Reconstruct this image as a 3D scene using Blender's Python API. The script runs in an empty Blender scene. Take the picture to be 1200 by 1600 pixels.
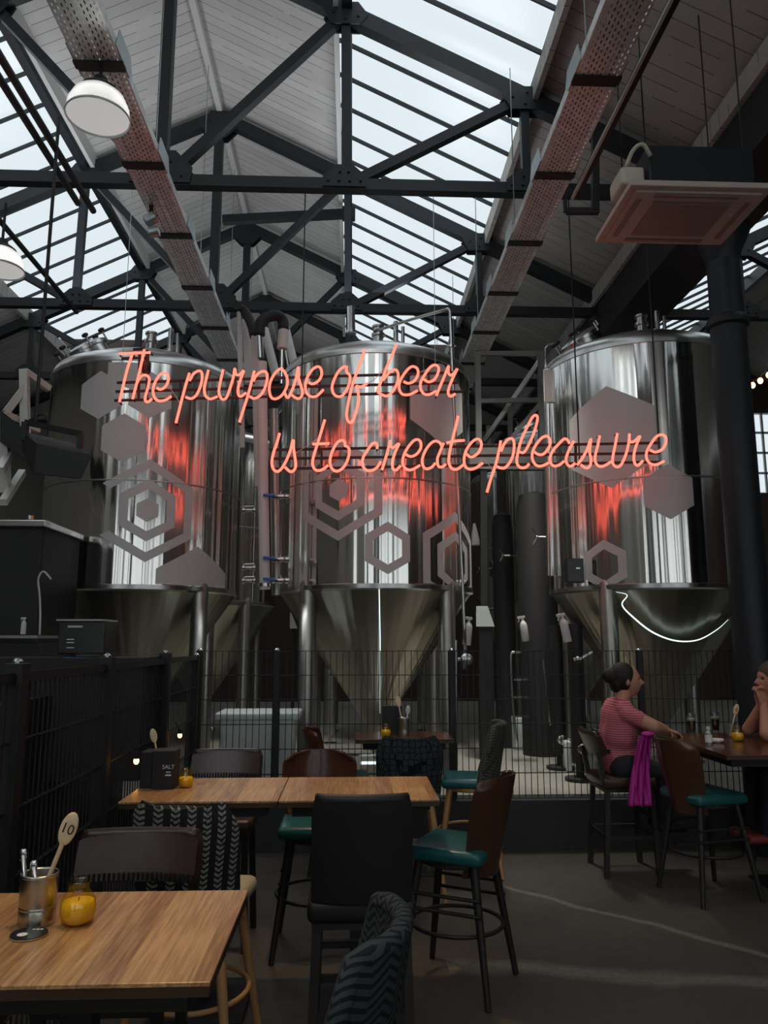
import bpy, bmesh, math, random
import numpy as np
from mathutils import Vector, Matrix
from mathutils.noise import noise as pnoise
random.seed(7)
SC = bpy.context.scene
COL = SC.collection
PI = math.pi
# ------------------------------------------------------------------ camera
F = 1200.0
PITCH = math.atan(200 / F)
YAW = math.atan(50 / F * math.cos(PITCH))
CAMH = 1.75
fw = Vector((math.sin(YAW) * math.cos(PITCH), math.cos(YAW) * math.cos(PITCH), math.sin(PITCH)))
rt = Vector((math.cos(YAW), -math.sin(YAW), 0))
up = rt.cross(fw)
cd = bpy.data.cameras.new('camera'); cam = bpy.data.objects.new('camera', cd); COL.objects.link(cam)
cam.matrix_world = Matrix(((rt.x, up.x, -fw.x, 0), (rt.y, up.y, -fw.y, 0), (rt.z, up.z, -fw.z, CAMH), (0, 0, 0, 1)))
cd.sensor_fit = 'HORIZONTAL'; cd.sensor_width = 36; cd.lens = 36 * F / 1200; cd.clip_end = 200; cd.clip_start = .05
SC.camera = cam
# ------------------------------------------------------------------ view, sky, lamps
SC.view_settings.view_transform = 'Standard'; SC.view_settings.look = 'None'
SC.view_settings.gamma = 1; SC.view_settings.use_curve_mapping = False
SC.view_settings.exposure = 0.0
SC.cycles.max_bounces = 10; SC.cycles.diffuse_bounces = 5; SC.cycles.glossy_bounces = 5
SC.cycles.transparent_max_bounces = 12
SC.cycles.sample_clamp_indirect = 4
wd = bpy.data.worlds.new('sky'); SC.world = wd; wd.use_nodes = True
bg = wd.node_tree.nodes['Background']; bg.inputs[0].default_value = (.93, .98, 1.0, 1); bg.inputs[1].default_value = 1.3
RIDGE, RZ, SL = -1.8, 8.62, .5            # main bay: ridge x, height of the rafter line, slope
RIDGE2 = 8.5                              # next bay to the right
def roofz(x, ridge=RIDGE): return RZ - SL * abs(x - ridge)
def lamp(name, kind, loc, energy, color, **kw):
    l = bpy.data.lights.new(name, kind); l.energy = energy; l.color = color
    for k, v in kw.items():
        if k not in ('target', 'portal', 'axes'): setattr(l, k, v)
    if kw.get('portal'): l.cycles.is_portal = True
    o = bpy.data.objects.new(name, l); COL.objects.link(o); o.location = loc
    if 'target' in kw:
        o.rotation_euler = (Vector(kw['target']) - Vector(loc)).to_track_quat('-Z', 'Y').to_euler()
    return o
Y0, Y1 = -10.0, 17.6
FRONTWIN = [(-6.7, -4.2), (-3.7, -2.2), (.2, 2.9), (3.8, 6.6), (7.2, 8.6), (9.2, 13.0)]; FZ = (1.3, 6.0)
for (xa, xb, rx) in ((-.1, 1.62, RIDGE), (-5.2, -3.5, RIDGE), (5.0, 6.75, RIDGE2)):
    za, zb = roofz(xa, rx) + .16, roofz(xb, rx) + .16
    c = Vector(((xa + xb) / 2, (Y0 + Y1) / 2, (za + zb) / 2 + .02))
    o = lamp('skylight_portal', 'AREA', c, 1, (1, 1, 1), shape='RECTANGLE', size=Y1 - Y0, size_y=math.hypot(xb - xa, zb - za), portal=True)
    e1 = Vector((0, 1, 0)); e2 = Vector((xb - xa, 0, zb - za)).normalized(); n = e1.cross(e2)
    if n.z < 0: n = -n; e2 = -e2
    o.matrix_world = Matrix(((e1.x, e2.x, n.x, c.x), (e1.y, e2.y, n.y, c.y), (e1.z, e2.z, n.z, c.z), (0, 0, 0, 1)))
for (xa, xb) in FRONTWIN:
    o = lamp('window_portal', 'AREA', ((xa + xb) / 2, Y0 + .02, sum(FZ) / 2), 1, (1, 1, 1), shape='RECTANGLE', size=xb - xa, size_y=FZ[1] - FZ[0], portal=True); o.rotation_euler = (PI / 2, 0, PI)
WARM = (1.0, .66, .36)
lamp('table_spot', 'SPOT', (-.75, 2.6, 3.2), 56, WARM, spot_size=math.radians(44), spot_blend=.6, shadow_soft_size=.06, target=(-.62, 2.15, 1))
lamp('table_spot', 'SPOT', (-.2, 4.6, 3.3), 78, WARM, spot_size=math.radians(50), spot_blend=.6, shadow_soft_size=.06, target=(-.25, 4.1, 1))
lamp('table_spot', 'SPOT', (2.9, 4.6, 3.4), 14, (1, .72, .5), spot_size=math.radians(75), spot_blend=.8, shadow_soft_size=.08, target=(2.45, 5.95, 1.1))
lamp('table_spot', 'SPOT', (.45, 5.2, 3.3), 12, (1, .75, .55), spot_size=math.radians(55), spot_blend=.8, shadow_soft_size=.06, target=(.5, 6.2, 1))
UP = (.94, .97, 1.0)
for (x, y, e) in ((-3.3, 2.5, 24), (.3, 2.5, 24), (-3.3, 8.6, 26), (.2, 8.6, 26), (-1.8, 14, 16), (-6.1, 9.5, 14), (-3.3, -4.5, 330), (.3, -4.5, 330)):   # unseen fill panels added to brighten the ceiling and tank reflections
    o = lamp('uplighter', 'AREA', (x, y, 6.15), e, UP, shape='RECTANGLE', size=1.2, size_y=3.0); o.rotation_euler = (PI, 0, 0)
for (x, y, e) in ((1.7, 8.3, 26), (-1.0, 10.2, 10)):   # unseen fill lights added above the brewery aisles, facing down
    lamp('strip_light', 'AREA', (x, y, 5.3), e, (1, .96, .88), shape='RECTANGLE', size=.15, size_y=1.2, spread=math.radians(70))
lamp('strip_light', 'AREA', (-.95, 7.25, 2.1), 4, (.95, 1, .98), shape='RECTANGLE', size=.9, size_y=.1)  # unseen fill added to brighten the tub and floor behind the fence
# ------------------------------------------------------------------ helpers
def ray(u, v): return fw + rt * ((u - 600) / F) - up * ((v - 800) / F)
def W(u, v, Y=None, z=None):
    r = ray(u, v); t = Y / r.y if Y is not None else (z - CAMH) / r.z
    return Vector((0, 0, CAMH)) + r * t
def V(*a): return Vector(a)
class MB:
    def __init__(s): s.bm = bmesh.new()
    def face(s, vs):
        try: return s.bm.faces.new(vs)
        except ValueError: return None
    def hexa(s, P):
        v = [s.bm.verts.new(p) for p in P]
        for f in ((0, 3, 2, 1), (4, 5, 6, 7), (0, 1, 5, 4), (1, 2, 6, 5), (2, 3, 7, 6), (3, 0, 4, 7)): s.face([v[i] for i in f])
        return s
    def box(s, c, d, M=None, top=1.0):
        c = Vector(c); x, y, z = d[0] / 2, d[1] / 2, d[2] / 2; t = top
        P = [V(-x, -y, -z), V(x, -y, -z), V(x, y, -z), V(-x, y, -z), V(-x * t, -y * t, z), V(x * t, -y * t, z), V(x * t, y * t, z), V(-x * t, y * t, z)]
        return s.hexa([c + (M @ p if M else p) for p in P])
    def rbox(s, c, d, r=.01, seg=3, M=None):       # rounded box
        m = MB(); m.box((0, 0, 0), d)
        bmesh.ops.bevel(m.bm, geom=list(m.bm.edges), offset=r, segments=seg, profile=.5, affect='EDGES')
        for v in m.bm.verts: v.co = Vector(c) + (M @ v.co if M else v.co)
        return s.join(m)
    def join(s, m):
        mp = {v: s.bm.verts.new(v.co) for v in m.bm.verts}
        for f in m.bm.faces: s.face([mp[v] for v in f.verts])
        m.bm.free(); return s
    def beam(s, a, b, w, h, upv=(0, 0, 1)):
        a, b = Vector(a), Vector(b); d = (b - a).normalized(); u_ = Vector(upv)
        if abs(d.dot(u_)) > .99: u_ = V(0, 1, 0)
        sd = d.cross(u_).normalized() * (w / 2); uu = sd.cross(d).normalized() * (h / 2)
        return s.hexa([a - sd - uu, a + sd - uu, b + sd - uu, b - sd - uu, a - sd + uu, a + sd + uu, b + sd + uu, b - sd + uu])
    def tube(s, pts, r, seg=8, closed=False, cap=True):
        pts = [Vector(p) for p in pts]; n = len(pts)
        R = r if isinstance(r, (list, tuple)) else [r] * n
        rings = []; t = None
        for i, p in enumerate(pts):
            a = pts[i - 1] if (i > 0 or closed) else p; b = pts[(i + 1) % n] if (i < n - 1 or closed) else p
            d = (b - a).normalized() if (b - a).length > 1e-9 else V(0, 0, 1)
            if t is None:
                t = d.cross(V(0, 0, 1))
                if t.length < .05: t = d.cross(V(0, 1, 0))
            t = (t - d * t.dot(d)).normalized(); q = d.cross(t)
            rings.append([s.bm.verts.new(p + (t * math.cos(2 * PI * k / seg) + q * math.sin(2 * PI * k / seg)) * R[i]) for k in range(seg)])
        for i in range(n if closed else n - 1):
            A, B = rings[i], rings[(i + 1) % n]
            for k in range(seg): s.face([A[k], A[(k + 1) % seg], B[(k + 1) % seg], B[k]])
        if cap and not closed: s.face(rings[0][::-1]); s.face(rings[-1])
        return s
    def lathe(s, prof, c=(0, 0, 0), seg=24, M=None, cap=True):
        c = Vector(c); rings = []
        for r, z in prof:
            rings.append([s.bm.verts.new(c + ((M @ V(r * math.cos(2 * PI * k / seg), r * math.sin(2 * PI * k / seg), z)) if M else V(r * math.cos(2 * PI * k / seg), r * math.sin(2 * PI * k / seg), z))) for k in range(seg)])
        for A, B in zip(rings, rings[1:]):
            for k in range(seg): s.face([A[k], A[(k + 1) % seg], B[(k + 1) % seg], B[k]])
        if cap: s.face(rings[0][::-1]); s.face(rings[-1])
        return s
    def ball(s, c, r, seg=12, sc=(1, 1, 1), M=None):
        n = seg // 2; pr = [(math.sin(PI * i / n) * 1.0, -math.cos(PI * i / n)) for i in range(1, n)]
        m = MB(); m.lathe(pr, seg=seg)
        for v in m.bm.verts:
            p = V(v.co.x * r * sc[0], v.co.y * r * sc[1], v.co.z * r * sc[2]); v.co = Vector(c) + (M @ p if M else p)
        return s.join(m)
    def prism(s, poly, a, b, fn=None):              # poly (x,y) extruded a..b along third axis, fn(x,y,w)->Vector
        fn = fn or (lambda x, y, w: V(x, y, w))
        A = [s.bm.verts.new(fn(x, y, a)) for x, y in poly]; B = [s.bm.verts.new(fn(x, y, b)) for x, y in poly]
        s.face(A[::-1]); s.face(B); n = len(poly)
        for i in range(n): s.face([A[i], A[(i + 1) % n], B[(i + 1) % n], B[i]])
        return s
    def shell(s, f, nu, nv, t):                     # curved panel of thickness t from f(u,v)
        e = 1e-3; A = []; B = []
        for j in range(nv + 1):
            ra = []; rb = []
            for i in range(nu + 1):
                u, v = i / nu, j / nv; p = f(u, v)
                u2, v2 = min(u + e, 1), min(v + e, 1); u1, v1 = u2 - 2 * e if u2 == 1 else max(u - e, 0), v2 - 2 * e if v2 == 1 else max(v - e, 0)
                n = (f(u2, v) - f(u1, v)).cross(f(u, v2) - f(u, v1))
                n = n.normalized() if n.length > 1e-12 else V(0, 1, 0)
                ra.append(s.bm.verts.new(p + n * t / 2)); rb.append(s.bm.verts.new(p - n * t / 2))
            A.append(ra); B.append(rb)
        for j in range(nv):
            for i in range(nu):
                s.face([A[j][i], A[j][i + 1], A[j + 1][i + 1], A[j + 1][i]]); s.face([B[j][i], B[j + 1][i], B[j + 1][i + 1], B[j][i + 1]])
        for j in range(nv):
            s.face([A[j][0], A[j + 1][0], B[j + 1][0], B[j][0]]); s.face([A[j][nu], B[j][nu], B[j + 1][nu], A[j + 1][nu]])
        for i in range(nu):
            s.face([A[0][i], B[0][i], B[0][i + 1], A[0][i + 1]]); s.face([A[nv][i], A[nv][i + 1], B[nv][i + 1], B[nv][i]])
        return s
    def build(s, name, m, parent=None, smooth=False, bevel=0, kind=None, label=None, fixn=True):
        if fixn: bmesh.ops.recalc_face_normals(s.bm, faces=list(s.bm.faces))
        me = bpy.data.meshes.new(name)
        if parent is not None:
            r = parent
            while r.parent: r = r.parent
            if r.get('_world'):
                off = Vector(r.location)
                for v in s.bm.verts: v.co -= off
        s.bm.to_mesh(me); s.bm.free()
        me.materials.append(m)
        if smooth:
            for p in me.polygons: p.use_smooth = True
        o = bpy.data.objects.new(name, me); COL.objects.link(o)
        if parent is not None: o.parent = parent
        if smooth == 'auto':
            try: me.set_sharp_from_angle(angle=math.radians(40))
            except Exception: pass
        if bevel:
            b = o.modifiers.new('bevel', 'BEVEL'); b.width = bevel; b.segments = 2; b.limit_method = 'ANGLE'
        if kind: o['kind'] = kind
        if label: o['label'] = label
        return o
def thing(name, label, cat, loc=(0, 0, 0), group=None, world=True):
    o = bpy.data.objects.new(name, None); COL.objects.link(o); o.location = loc; o.empty_display_size = .1
    o['label'] = label; o['category'] = cat
    if group: o['group'] = group
    if world: o['_world'] = 1
    return o
def tag(o, label, cat, group=None):
    o['label'] = label; o['category'] = cat
    if group: o['group'] = group
    return o
def struct(name, mb, m, parent=None, **k): return mb.build(name, m, parent, kind='structure' if parent is None else None, **k)
def kids(o): return [c for c in bpy.data.objects if c.parent == o]
def dup(o, loc=None, rz=None, label=None, parent=None, group=None):
    c = o.copy(); COL.objects.link(c)
    if parent is not None: c.parent = parent
    if loc is not None: c.location = loc
    if rz is not None: c.rotation_euler = (0, 0, rz)
    if label: c['label'] = label
    if group: c['group'] = group
    for k in kids(o): dup(k, parent=c)
    return c
def centre(mb):                                      # move a single-mesh thing's origin to its middle bottom
    return mb
def solo(mb, name, m, label, cat, group=None, **k):  # one-mesh thing with its origin at its base
    xs = [v.co for v in mb.bm.verts]
    lo = V(min(p.x for p in xs), min(p.y for p in xs), min(p.z for p in xs)); hi = V(max(p.x for p in xs), max(p.y for p in xs), 0)
    c = V((lo.x + hi.x) / 2, (lo.y + hi.y) / 2, lo.z)
    for v in mb.bm.verts: v.co -= c
    o = mb.build(name, m, None, **k); o.location = c
    return tag(o, label, cat, group)
def smooth_path(pts, n=5):
    P = [Vector(p) for p in pts]; P = [P[0] * 2 - P[1]] + P + [P[-1] * 2 - P[-2]]; out = []
    for i in range(1, len(P) - 2):
        a, b, c, d = P[i - 1:i + 3]
        for k in range(n):
            t = k / n
            out.append(.5 * ((2 * b) + (c - a) * t + (2 * a - 5 * b + 4 * c - d) * t * t + (3 * b - 3 * c + d - a) * t ** 3))
    return out + [P[-2]]
def text_mb(txt, size, depth=.001, M=None, c=(0, 0, 0)):
    cu = bpy.data.curves.new('t', 'FONT'); cu.body = txt; cu.size = size; cu.extrude = depth; cu.align_x = 'CENTER'; cu.align_y = 'CENTER'; cu.resolution_u = 3
    ob = bpy.data.objects.new('t', cu); COL.objects.link(ob)
    me = bpy.data.meshes.new_from_object(ob.evaluated_get(bpy.context.evaluated_depsgraph_get()))
    m = MB(); m.bm.from_mesh(me)
    for v in m.bm.verts: v.co = Vector(c) + (M @ v.co if M else v.co)
    bpy.data.objects.remove(ob); bpy.data.curves.remove(cu); bpy.data.meshes.remove(me)
    return m
RX90 = Matrix.Rotation(PI / 2, 3, 'X')               # text facing -y
# ------------------------------------------------------------------ materials
class N:
    def __init__(s, name):
        s.m = bpy.data.materials.new(name); s.m.use_nodes = True; s.t = s.m.node_tree; s.b = s.t.nodes['Principled BSDF']; s.out = s.t.nodes['Material Output']
    def n(s, t, **k):
        x = s.t.nodes.new(t)
        for a, v in k.items(): setattr(x, a, v)
        return x
    def l(s, a, b): s.t.links.new(a, b); return s
    def val(s, sock, v):
        if hasattr(v, 'is_output') or isinstance(v, bpy.types.NodeSocket): s.l(v, sock)
        else: sock.default_value = v
    def math(s, op, a, b=0.0, c=0.0):
        x = s.n('ShaderNodeMath', operation=op); s.val(x.inputs[0], a); s.val(x.inputs[1], b); s.val(x.inputs[2], c); return x.outputs[0]
    def coord(s, which='Object'): return s.n('ShaderNodeTexCoord').outputs[which]
    def world(s): return s.n('ShaderNodeNewGeometry').outputs['Position']
    def xyz(s, v): x = s.n('ShaderNodeSeparateXYZ'); s.l(v, x.inputs[0]); return x.outputs
    def comb(s, a, b, c): x = s.n('ShaderNodeCombineXYZ'); [s.val(x.inputs[i], q) for i, q in enumerate((a, b, c))]; return x.outputs[0]
    def scale(s, v, sc): x = s.n('ShaderNodeMapping'); s.l(v, x.inputs[0]); x.inputs['Scale'].default_value = sc; return x.outputs[0]
    def noise(s, v, scale, detail=4, rough=.5):
        x = s.n('ShaderNodeTexNoise'); s.l(v, x.inputs['Vector']); x.inputs['Scale'].default_value = scale; x.inputs['Detail'].default_value = detail; x.inputs['Roughness'].default_value = rough; return x.outputs[0]
    def ramp(s, f, stops):
        x = s.n('ShaderNodeValToRGB'); s.l(f, x.inputs[0]); e = x.color_ramp.elements
        while len(e) < len(stops): e.new(.5)
        for el, (p, c) in zip(e, stops): el.position = p; el.color = (*c, 1)
        return x.outputs[0]
    def mix(s, f, a, b):
        x = s.n('ShaderNodeMix', data_type='RGBA'); s.val(x.inputs[0], f)
        for i, q in ((6, a), (7, b)):
            if isinstance(q, tuple): x.inputs[i].default_value = (*q, 1)
            else: s.l(q, x.inputs[i])
        return x.outputs[2]
    def bump(s, h, st=.3, d=.01):
        x = s.n('ShaderNodeBump'); x.inputs['Strength'].default_value = st; x.inputs['Distance'].default_value = d; s.l(h, x.inputs['Height']); s.l(x.outputs[0], s.b.inputs['Normal']); return s
    def col(s, c):
        if isinstance(c, tuple): s.b.inputs['Base Color'].default_value = (*c, 1)
        else: s.l(c, s.b.inputs['Base Color'])
        return s
    def pr(s, rough=.5, metal=0., spec=None, coat=None):
        s.val(s.b.inputs['Roughness'], rough); s.b.inputs['Metallic'].default_value = metal
        if spec is not None: s.b.inputs['Specular IOR Level'].default_value = spec
        if coat: s.b.inputs['Coat Weight'].default_value = coat; s.b.inputs['Coat Roughness'].default_value = .15
        return s
def simple(name, c, rough=.5, metal=0., var=.15, sc=8, bump=.0, spec=None, coat=None):
    k = N(name); v = k.coord(); f = k.noise(v, sc, 4)
    k.col(k.mix(f, tuple(x * (1 - var) for x in c), tuple(min(1, x * (1 + var)) for x in c))).pr(rough, metal, spec, coat)
    if bump: k.bump(f, bump, .01)
    return k.m
def emis(name, c, st):
    k = N(name); e = k.n('ShaderNodeEmission'); e.inputs[0].default_value = (*c, 1); e.inputs[1].default_value = st; k.l(e.outputs[0], k.out.inputs[0]); return k.m
def glassy(name, c, fac=.1, rough=.05):
    k = N(name); t = k.n('ShaderNodeBsdfTransparent'); t.inputs[0].default_value = (*c, 1); g = k.n('ShaderNodeBsdfGlossy'); g.inputs['Roughness'].default_value = rough
    m = k.n('ShaderNodeMixShader'); m.inputs[0].default_value = fac; k.l(t.outputs[0], m.inputs[1]); k.l(g.outputs[0], m.inputs[2]); k.l(m.outputs[0], k.out.inputs[0]); return k.m
M = {}
M['paint'] = simple('blue_grey_steel_paint', (.012, .017, .022), .5, var=.2, sc=5)
M['black'] = simple('black_paint', (.014, .014, .015), .6, var=.2)
M['blackgloss'] = simple('black_plastic', (.02, .02, .022), .25)
M['galvplain'] = simple('galvanised_steel', (.42, .47, .48), .38, .85, .2, 18)
M['white'] = simple('white_paint', (.62, .63, .62), .6, var=.08, sc=4)
M['pipewhite'] = simple('white_pipe_jacket', (.70, .68, .66), .5, var=.05)
M['rubber'] = simple('black_pipe_insulation', (.018, .018, .02), .65, bump=.3)
M['blue'] = simple('blue_plastic', (.02, .13, .50), .35)
M['cream'] = simple('cream_plastic', (.62, .57, .48), .5)
M['bin'] = simple('white_bin_plastic', (.60, .68, .66), .45, var=.06)
M['label'] = simple('white_print', (.75, .75, .75), .6, var=.02)
M['beerwax'] = simple('yellow_wax', (.95, .62, .05), .4, var=.1, sc=30)
M['wax_glow'] = M['beerwax']
def stainless(name, base, rough, streak):
    k = N(name); p = k.coord(); x, y, z = k.xyz(p)
    ang = k.math('ARCTAN2', y, x); v = k.comb(k.math('MULTIPLY', ang, 8.0), 0.0, k.math('MULTIPLY', z, .05))
    f = k.noise(v, 1.3, 0); v2 = k.comb(k.math('MULTIPLY', ang, 60.0), 3.0, k.math('MULTIPLY', z, .08)); g = k.noise(v2, 1.0, 2)
    k.col(k.ramp(g, [(.3, tuple(b * .93 for b in base)), (.7, base)])).pr(k.math('MULTIPLY_ADD', g, .05, rough - .025), 1.0)
    k.bump(f, streak, .05)
    tg = k.n('ShaderNodeTangent', direction_type='RADIAL', axis='Z'); k.l(tg.outputs[0], k.b.inputs['Tangent']); k.b.inputs['Anisotropic'].default_value = .72; k.b.inputs['Anisotropic Rotation'].default_value = .25
    return k.m
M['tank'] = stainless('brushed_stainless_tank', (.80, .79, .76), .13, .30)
M['dome'] = simple('satin_stainless_dome', (.74, .74, .73), .30, 1.0, .05, 3)
M['brightsteel'] = simple('pale_satin_steel', (.62, .61, .57), .4, .45, .1, 9)
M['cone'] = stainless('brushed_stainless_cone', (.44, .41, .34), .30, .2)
M['ss'] = simple('stainless_steel', (.58, .58, .57), .22, 1.0, .08, 12)
M['ssdull'] = simple('dull_stainless', (.40, .39, .37), .38, 1.0, .15, 9)
M['etch'] = simple('etched_matt_steel', (.62, .61, .60), .6, .2, .04, 6)
M['roof_glass'] = glassy('frosted_roof_glass', (.83, .855, .87), .05, .3)
M['window_glass'] = glassy('clear_window_glass', (.96, .97, .97), .05, .1)
M['clear_glass'] = glassy('clear_glass', (.86, .90, .88), .12, .03)
M['amber_glass'] = glassy('amber_glass', (.95, .84, .40), .10, .04)
M['beer'] = glassy('amber_beer', (.5, .22, .04), .10, .05)
def lampglass():
    k = N('ribbed_lamp_glass'); k.col((.85, .85, .84)).pr(.15); t = k.n('ShaderNodeBsdfTranslucent'); t.inputs[0].default_value = (.95, .95, .94, 1)
    q = k.n('ShaderNodeBsdfTransparent'); a = k.n('ShaderNodeMixShader'); a.inputs[0].default_value = .55; k.l(k.b.outputs[0], a.inputs[1]); k.l(t.outputs[0], a.inputs[2])
    b = k.n('ShaderNodeMixShader'); b.inputs[0].default_value = .42; k.l(a.outputs[0], b.inputs[1]); k.l(q.outputs[0], b.inputs[2]); k.l(b.outputs[0], k.out.inputs[0]); return k.m
M['lampglass'] = lampglass()
def lensmat():                                       # lens glow added to brighten the lamp from below
    k = N('lit_lamp_lens'); k.col((.5, .5, .5)).pr(.12); k.b.inputs['Emission Color'].default_value = (1, .99, .96, 1); k.b.inputs['Emission Strength'].default_value = .40; return k.m
M['lens'] = lensmat()
M['neon'] = emis('red_neon', (1.0, .130, .088), 3.0)
M['neon_dark'] = simple('black_blockout_paint', (.02, .005, .005), .4)
M['bulb'] = emis('warm_bulb', (1.0, .45, .15), 9)
M['led'] = emis('cool_led', (.75, .95, 1.0), 1.6)  # emission for the drawn cone reflections and the added floor strip
def boards(name, base, period=.14):
    k = N(name); w = k.world(); x, y, z = k.xyz(w); wob = k.noise(w, 1.5, 2)
    fr = k.math('FRACT', k.math('DIVIDE', k.math('ADD', y, k.math('MULTIPLY', wob, .012)), period)); d = k.math('ABSOLUTE', k.math('SUBTRACT', fr, .5))
    gap = k.math('GREATER_THAN', d, .47); pid = k.math('FLOOR', k.math('DIVIDE', y, period)); wn = k.n('ShaderNodeTexWhiteNoise', noise_dimensions='1D'); k.l(pid, wn.inputs['W'])
    brk = k.noise(w, 3.0, 3); line = k.math('MULTIPLY', gap, k.math('GREATER_THAN', brk, .42))
    tone = k.ramp(k.math('ADD', k.math('MULTIPLY', wn.outputs[0], .35), k.math('MULTIPLY', k.noise(w, .9, 4), .65)), [(.2, tuple(b * .78 for b in base)), (.8, base)])
    k.col(k.mix(line, tone, tuple(b * .30 for b in base))).pr(.65); k.bump(k.math('SUBTRACT', 1.0, gap), .5, .01)
    return k.m
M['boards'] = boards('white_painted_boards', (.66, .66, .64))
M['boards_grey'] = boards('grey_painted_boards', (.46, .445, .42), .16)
def perforated():
    k = N('perforated_galvanised'); p = k.coord(); x, y, z = k.xyz(p)
    fx = k.math('FRACT', k.math('DIVIDE', x, .028)); row = k.math('FLOOR', k.math('DIVIDE', x, .028)); off = k.math('MULTIPLY', k.math('MODULO', k.math('ABSOLUTE', row), 2.0), .5)
    fy = k.math('FRACT', k.math('ADD', k.math('DIVIDE', y, .05), off))
    hx = k.math('LESS_THAN', k.math('ABSOLUTE', k.math('SUBTRACT', fx, .5)), .15); hy = k.math('LESS_THAN', k.math('ABSOLUTE', k.math('SUBTRACT', fy, .5)), .27)
    hole = k.math('MULTIPLY', hx, hy); f = k.noise(p, 14, 3)
    k.col(k.ramp(f, [(.3, (.55, .57, .57)), (.7, (.80, .82, .81))])).pr(.42, .4)
    tr = k.n('ShaderNodeBsdfTransparent'); mx = k.n('ShaderNodeMixShader'); k.l(hole, mx.inputs[0]); k.l(k.b.outputs[0], mx.inputs[1]); k.l(tr.outputs[0], mx.inputs[2]); k.l(mx.outputs[0], k.out.inputs[0])
    return k.m
M['perf'] = perforated()
def wood(name, light, dark, period=.085, rough=.35, amt=1.0, coat=.3):
    k = N(name); p = k.coord(); x, y, z = k.xyz(p)
    pid = k.math('FLOOR', k.math('DIVIDE', x, period)); wn = k.n('ShaderNodeTexWhiteNoise', noise_dimensions='1D'); k.l(pid, wn.inputs['W'])
    sh = k.comb(k.math('ADD', x, k.math('MULTIPLY', wn.outputs[0], 9.0)), k.math('MULTIPLY', y, .05), z)
    g = k.noise(sh, 90, 5, .6); g2 = k.noise(k.comb(x, k.math('MULTIPLY', y, .35), pid), 9, 3)
    t = k.math('ADD', k.math('MULTIPLY', g, .62), k.math('ADD', k.math('MULTIPLY', g2, .26), k.math('MULTIPLY', wn.outputs[0], .13)))
    c = k.ramp(t, [(.38, dark), (.62, light)])
    edge = k.math('GREATER_THAN', k.math('ABSOLUTE', k.math('SUBTRACT', k.math('FRACT', k.math('DIVIDE', x, period)), .5)), .485)
    k.col(k.mix(k.math('MULTIPLY', edge, .35), c, tuple(d * .4 for d in dark))).pr(rough, 0, coat=coat); k.bump(g, .12, .002)
    return k.m
M['table'] = wood('honey_oak_staves', (.62, .37, .16), (.27, .125, .045))
M['tabledark'] = wood('dark_walnut_staves', (.16, .065, .03), (.06, .022, .012), rough=.25)
M['edge'] = simple('dark_table_edge', (.05, .03, .018), .4)
M['beech'] = simple('light_beech', (.50, .27, .11), .4, 0, .2, 20)
M['bent'] = wood('red_brown_veneer', (.105, .036, .018), (.06, .02, .010), period=1.0, rough=.3)
M['darkwood'] = simple('black_stained_wood', (.020, .016, .014), .5, 0, .3, 20)
M['spoon'] = simple('pale_wood', (.72, .55, .34), .5, 0, .1, 25)
M['leather_brown'] = simple('dark_brown_leather', (.045, .022, .016), .3, 0, .3, 25, .05)
M['leather_black'] = simple('black_leather', (.012, .011, .011), .5, 0, .3, 25, .04)
M['leather_teal'] = simple('teal_leather', (.015, .11, .11), .3, 0, .2, 60, .1)
M['seat_cream'] = simple('cream_leather', (.50, .42, .27), .5, 0, .1, 30)
M['seat_grey'] = simple('grey_brown_fabric', (.22, .19, .16), .8, 0, .2, 80, .2)
def chevron(name, bgc, fgc, per, ch, band=.55, sk=.9, worn=.38):
    k = N(name); p = k.coord(); x, y, z = k.xyz(p); h = k.math('ADD', x, k.math('MULTIPLY', y, .6))
    fx = k.math('FRACT', k.math('DIVIDE', h, per)); tri = k.math('MULTIPLY', k.math('ABSOLUTE', k.math('SUBTRACT', fx, .5)), 2.0)
    fz = k.math('FRACT', k.math('SUBTRACT', k.math('DIVIDE', z, ch), k.math('MULTIPLY', tri, sk)))
    mk = k.math('MULTIPLY', k.math('GREATER_THAN', fz, .45), k.math('LESS_THAN', tri, band))
    mk = k.math('MULTIPLY', mk, k.math('GREATER_THAN', k.noise(p, 90, 2), worn))
    k.col(k.mix(mk, bgc, fgc)).pr(.85, spec=.2); k.bump(fz, .4, .004)
    return k.m
M['fab_chev'] = chevron('black_and_cream_chevron_weave', (.022, .022, .024), (.30, .29, .25), .07, .022)
M['fab_weave'] = chevron('dark_teal_herringbone_weave', (.014, .018, .021), (.050, .062, .066), .060, .022, 1.0, 1.1, .05)
def hexfab():
    k = N('dark_geometric_fabric'); v = k.n('ShaderNodeTexVoronoi', feature='DISTANCE_TO_EDGE'); k.l(k.coord(), v.inputs['Vector']); v.inputs['Scale'].default_value = 24; v.inputs['Randomness'].default_value = .35
    k.col(k.mix(k.math('LESS_THAN', v.outputs['Distance'], .07), (.045, .055, .058), (.010, .012, .014))).pr(.85, spec=.2); return k.m
M['fab_geo'] = hexfab()
M['fab_green'] = chevron('grey_green_ribbed_fabric', (.045, .050, .045), (.12, .13, .11), .03, .02, .8)
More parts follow.
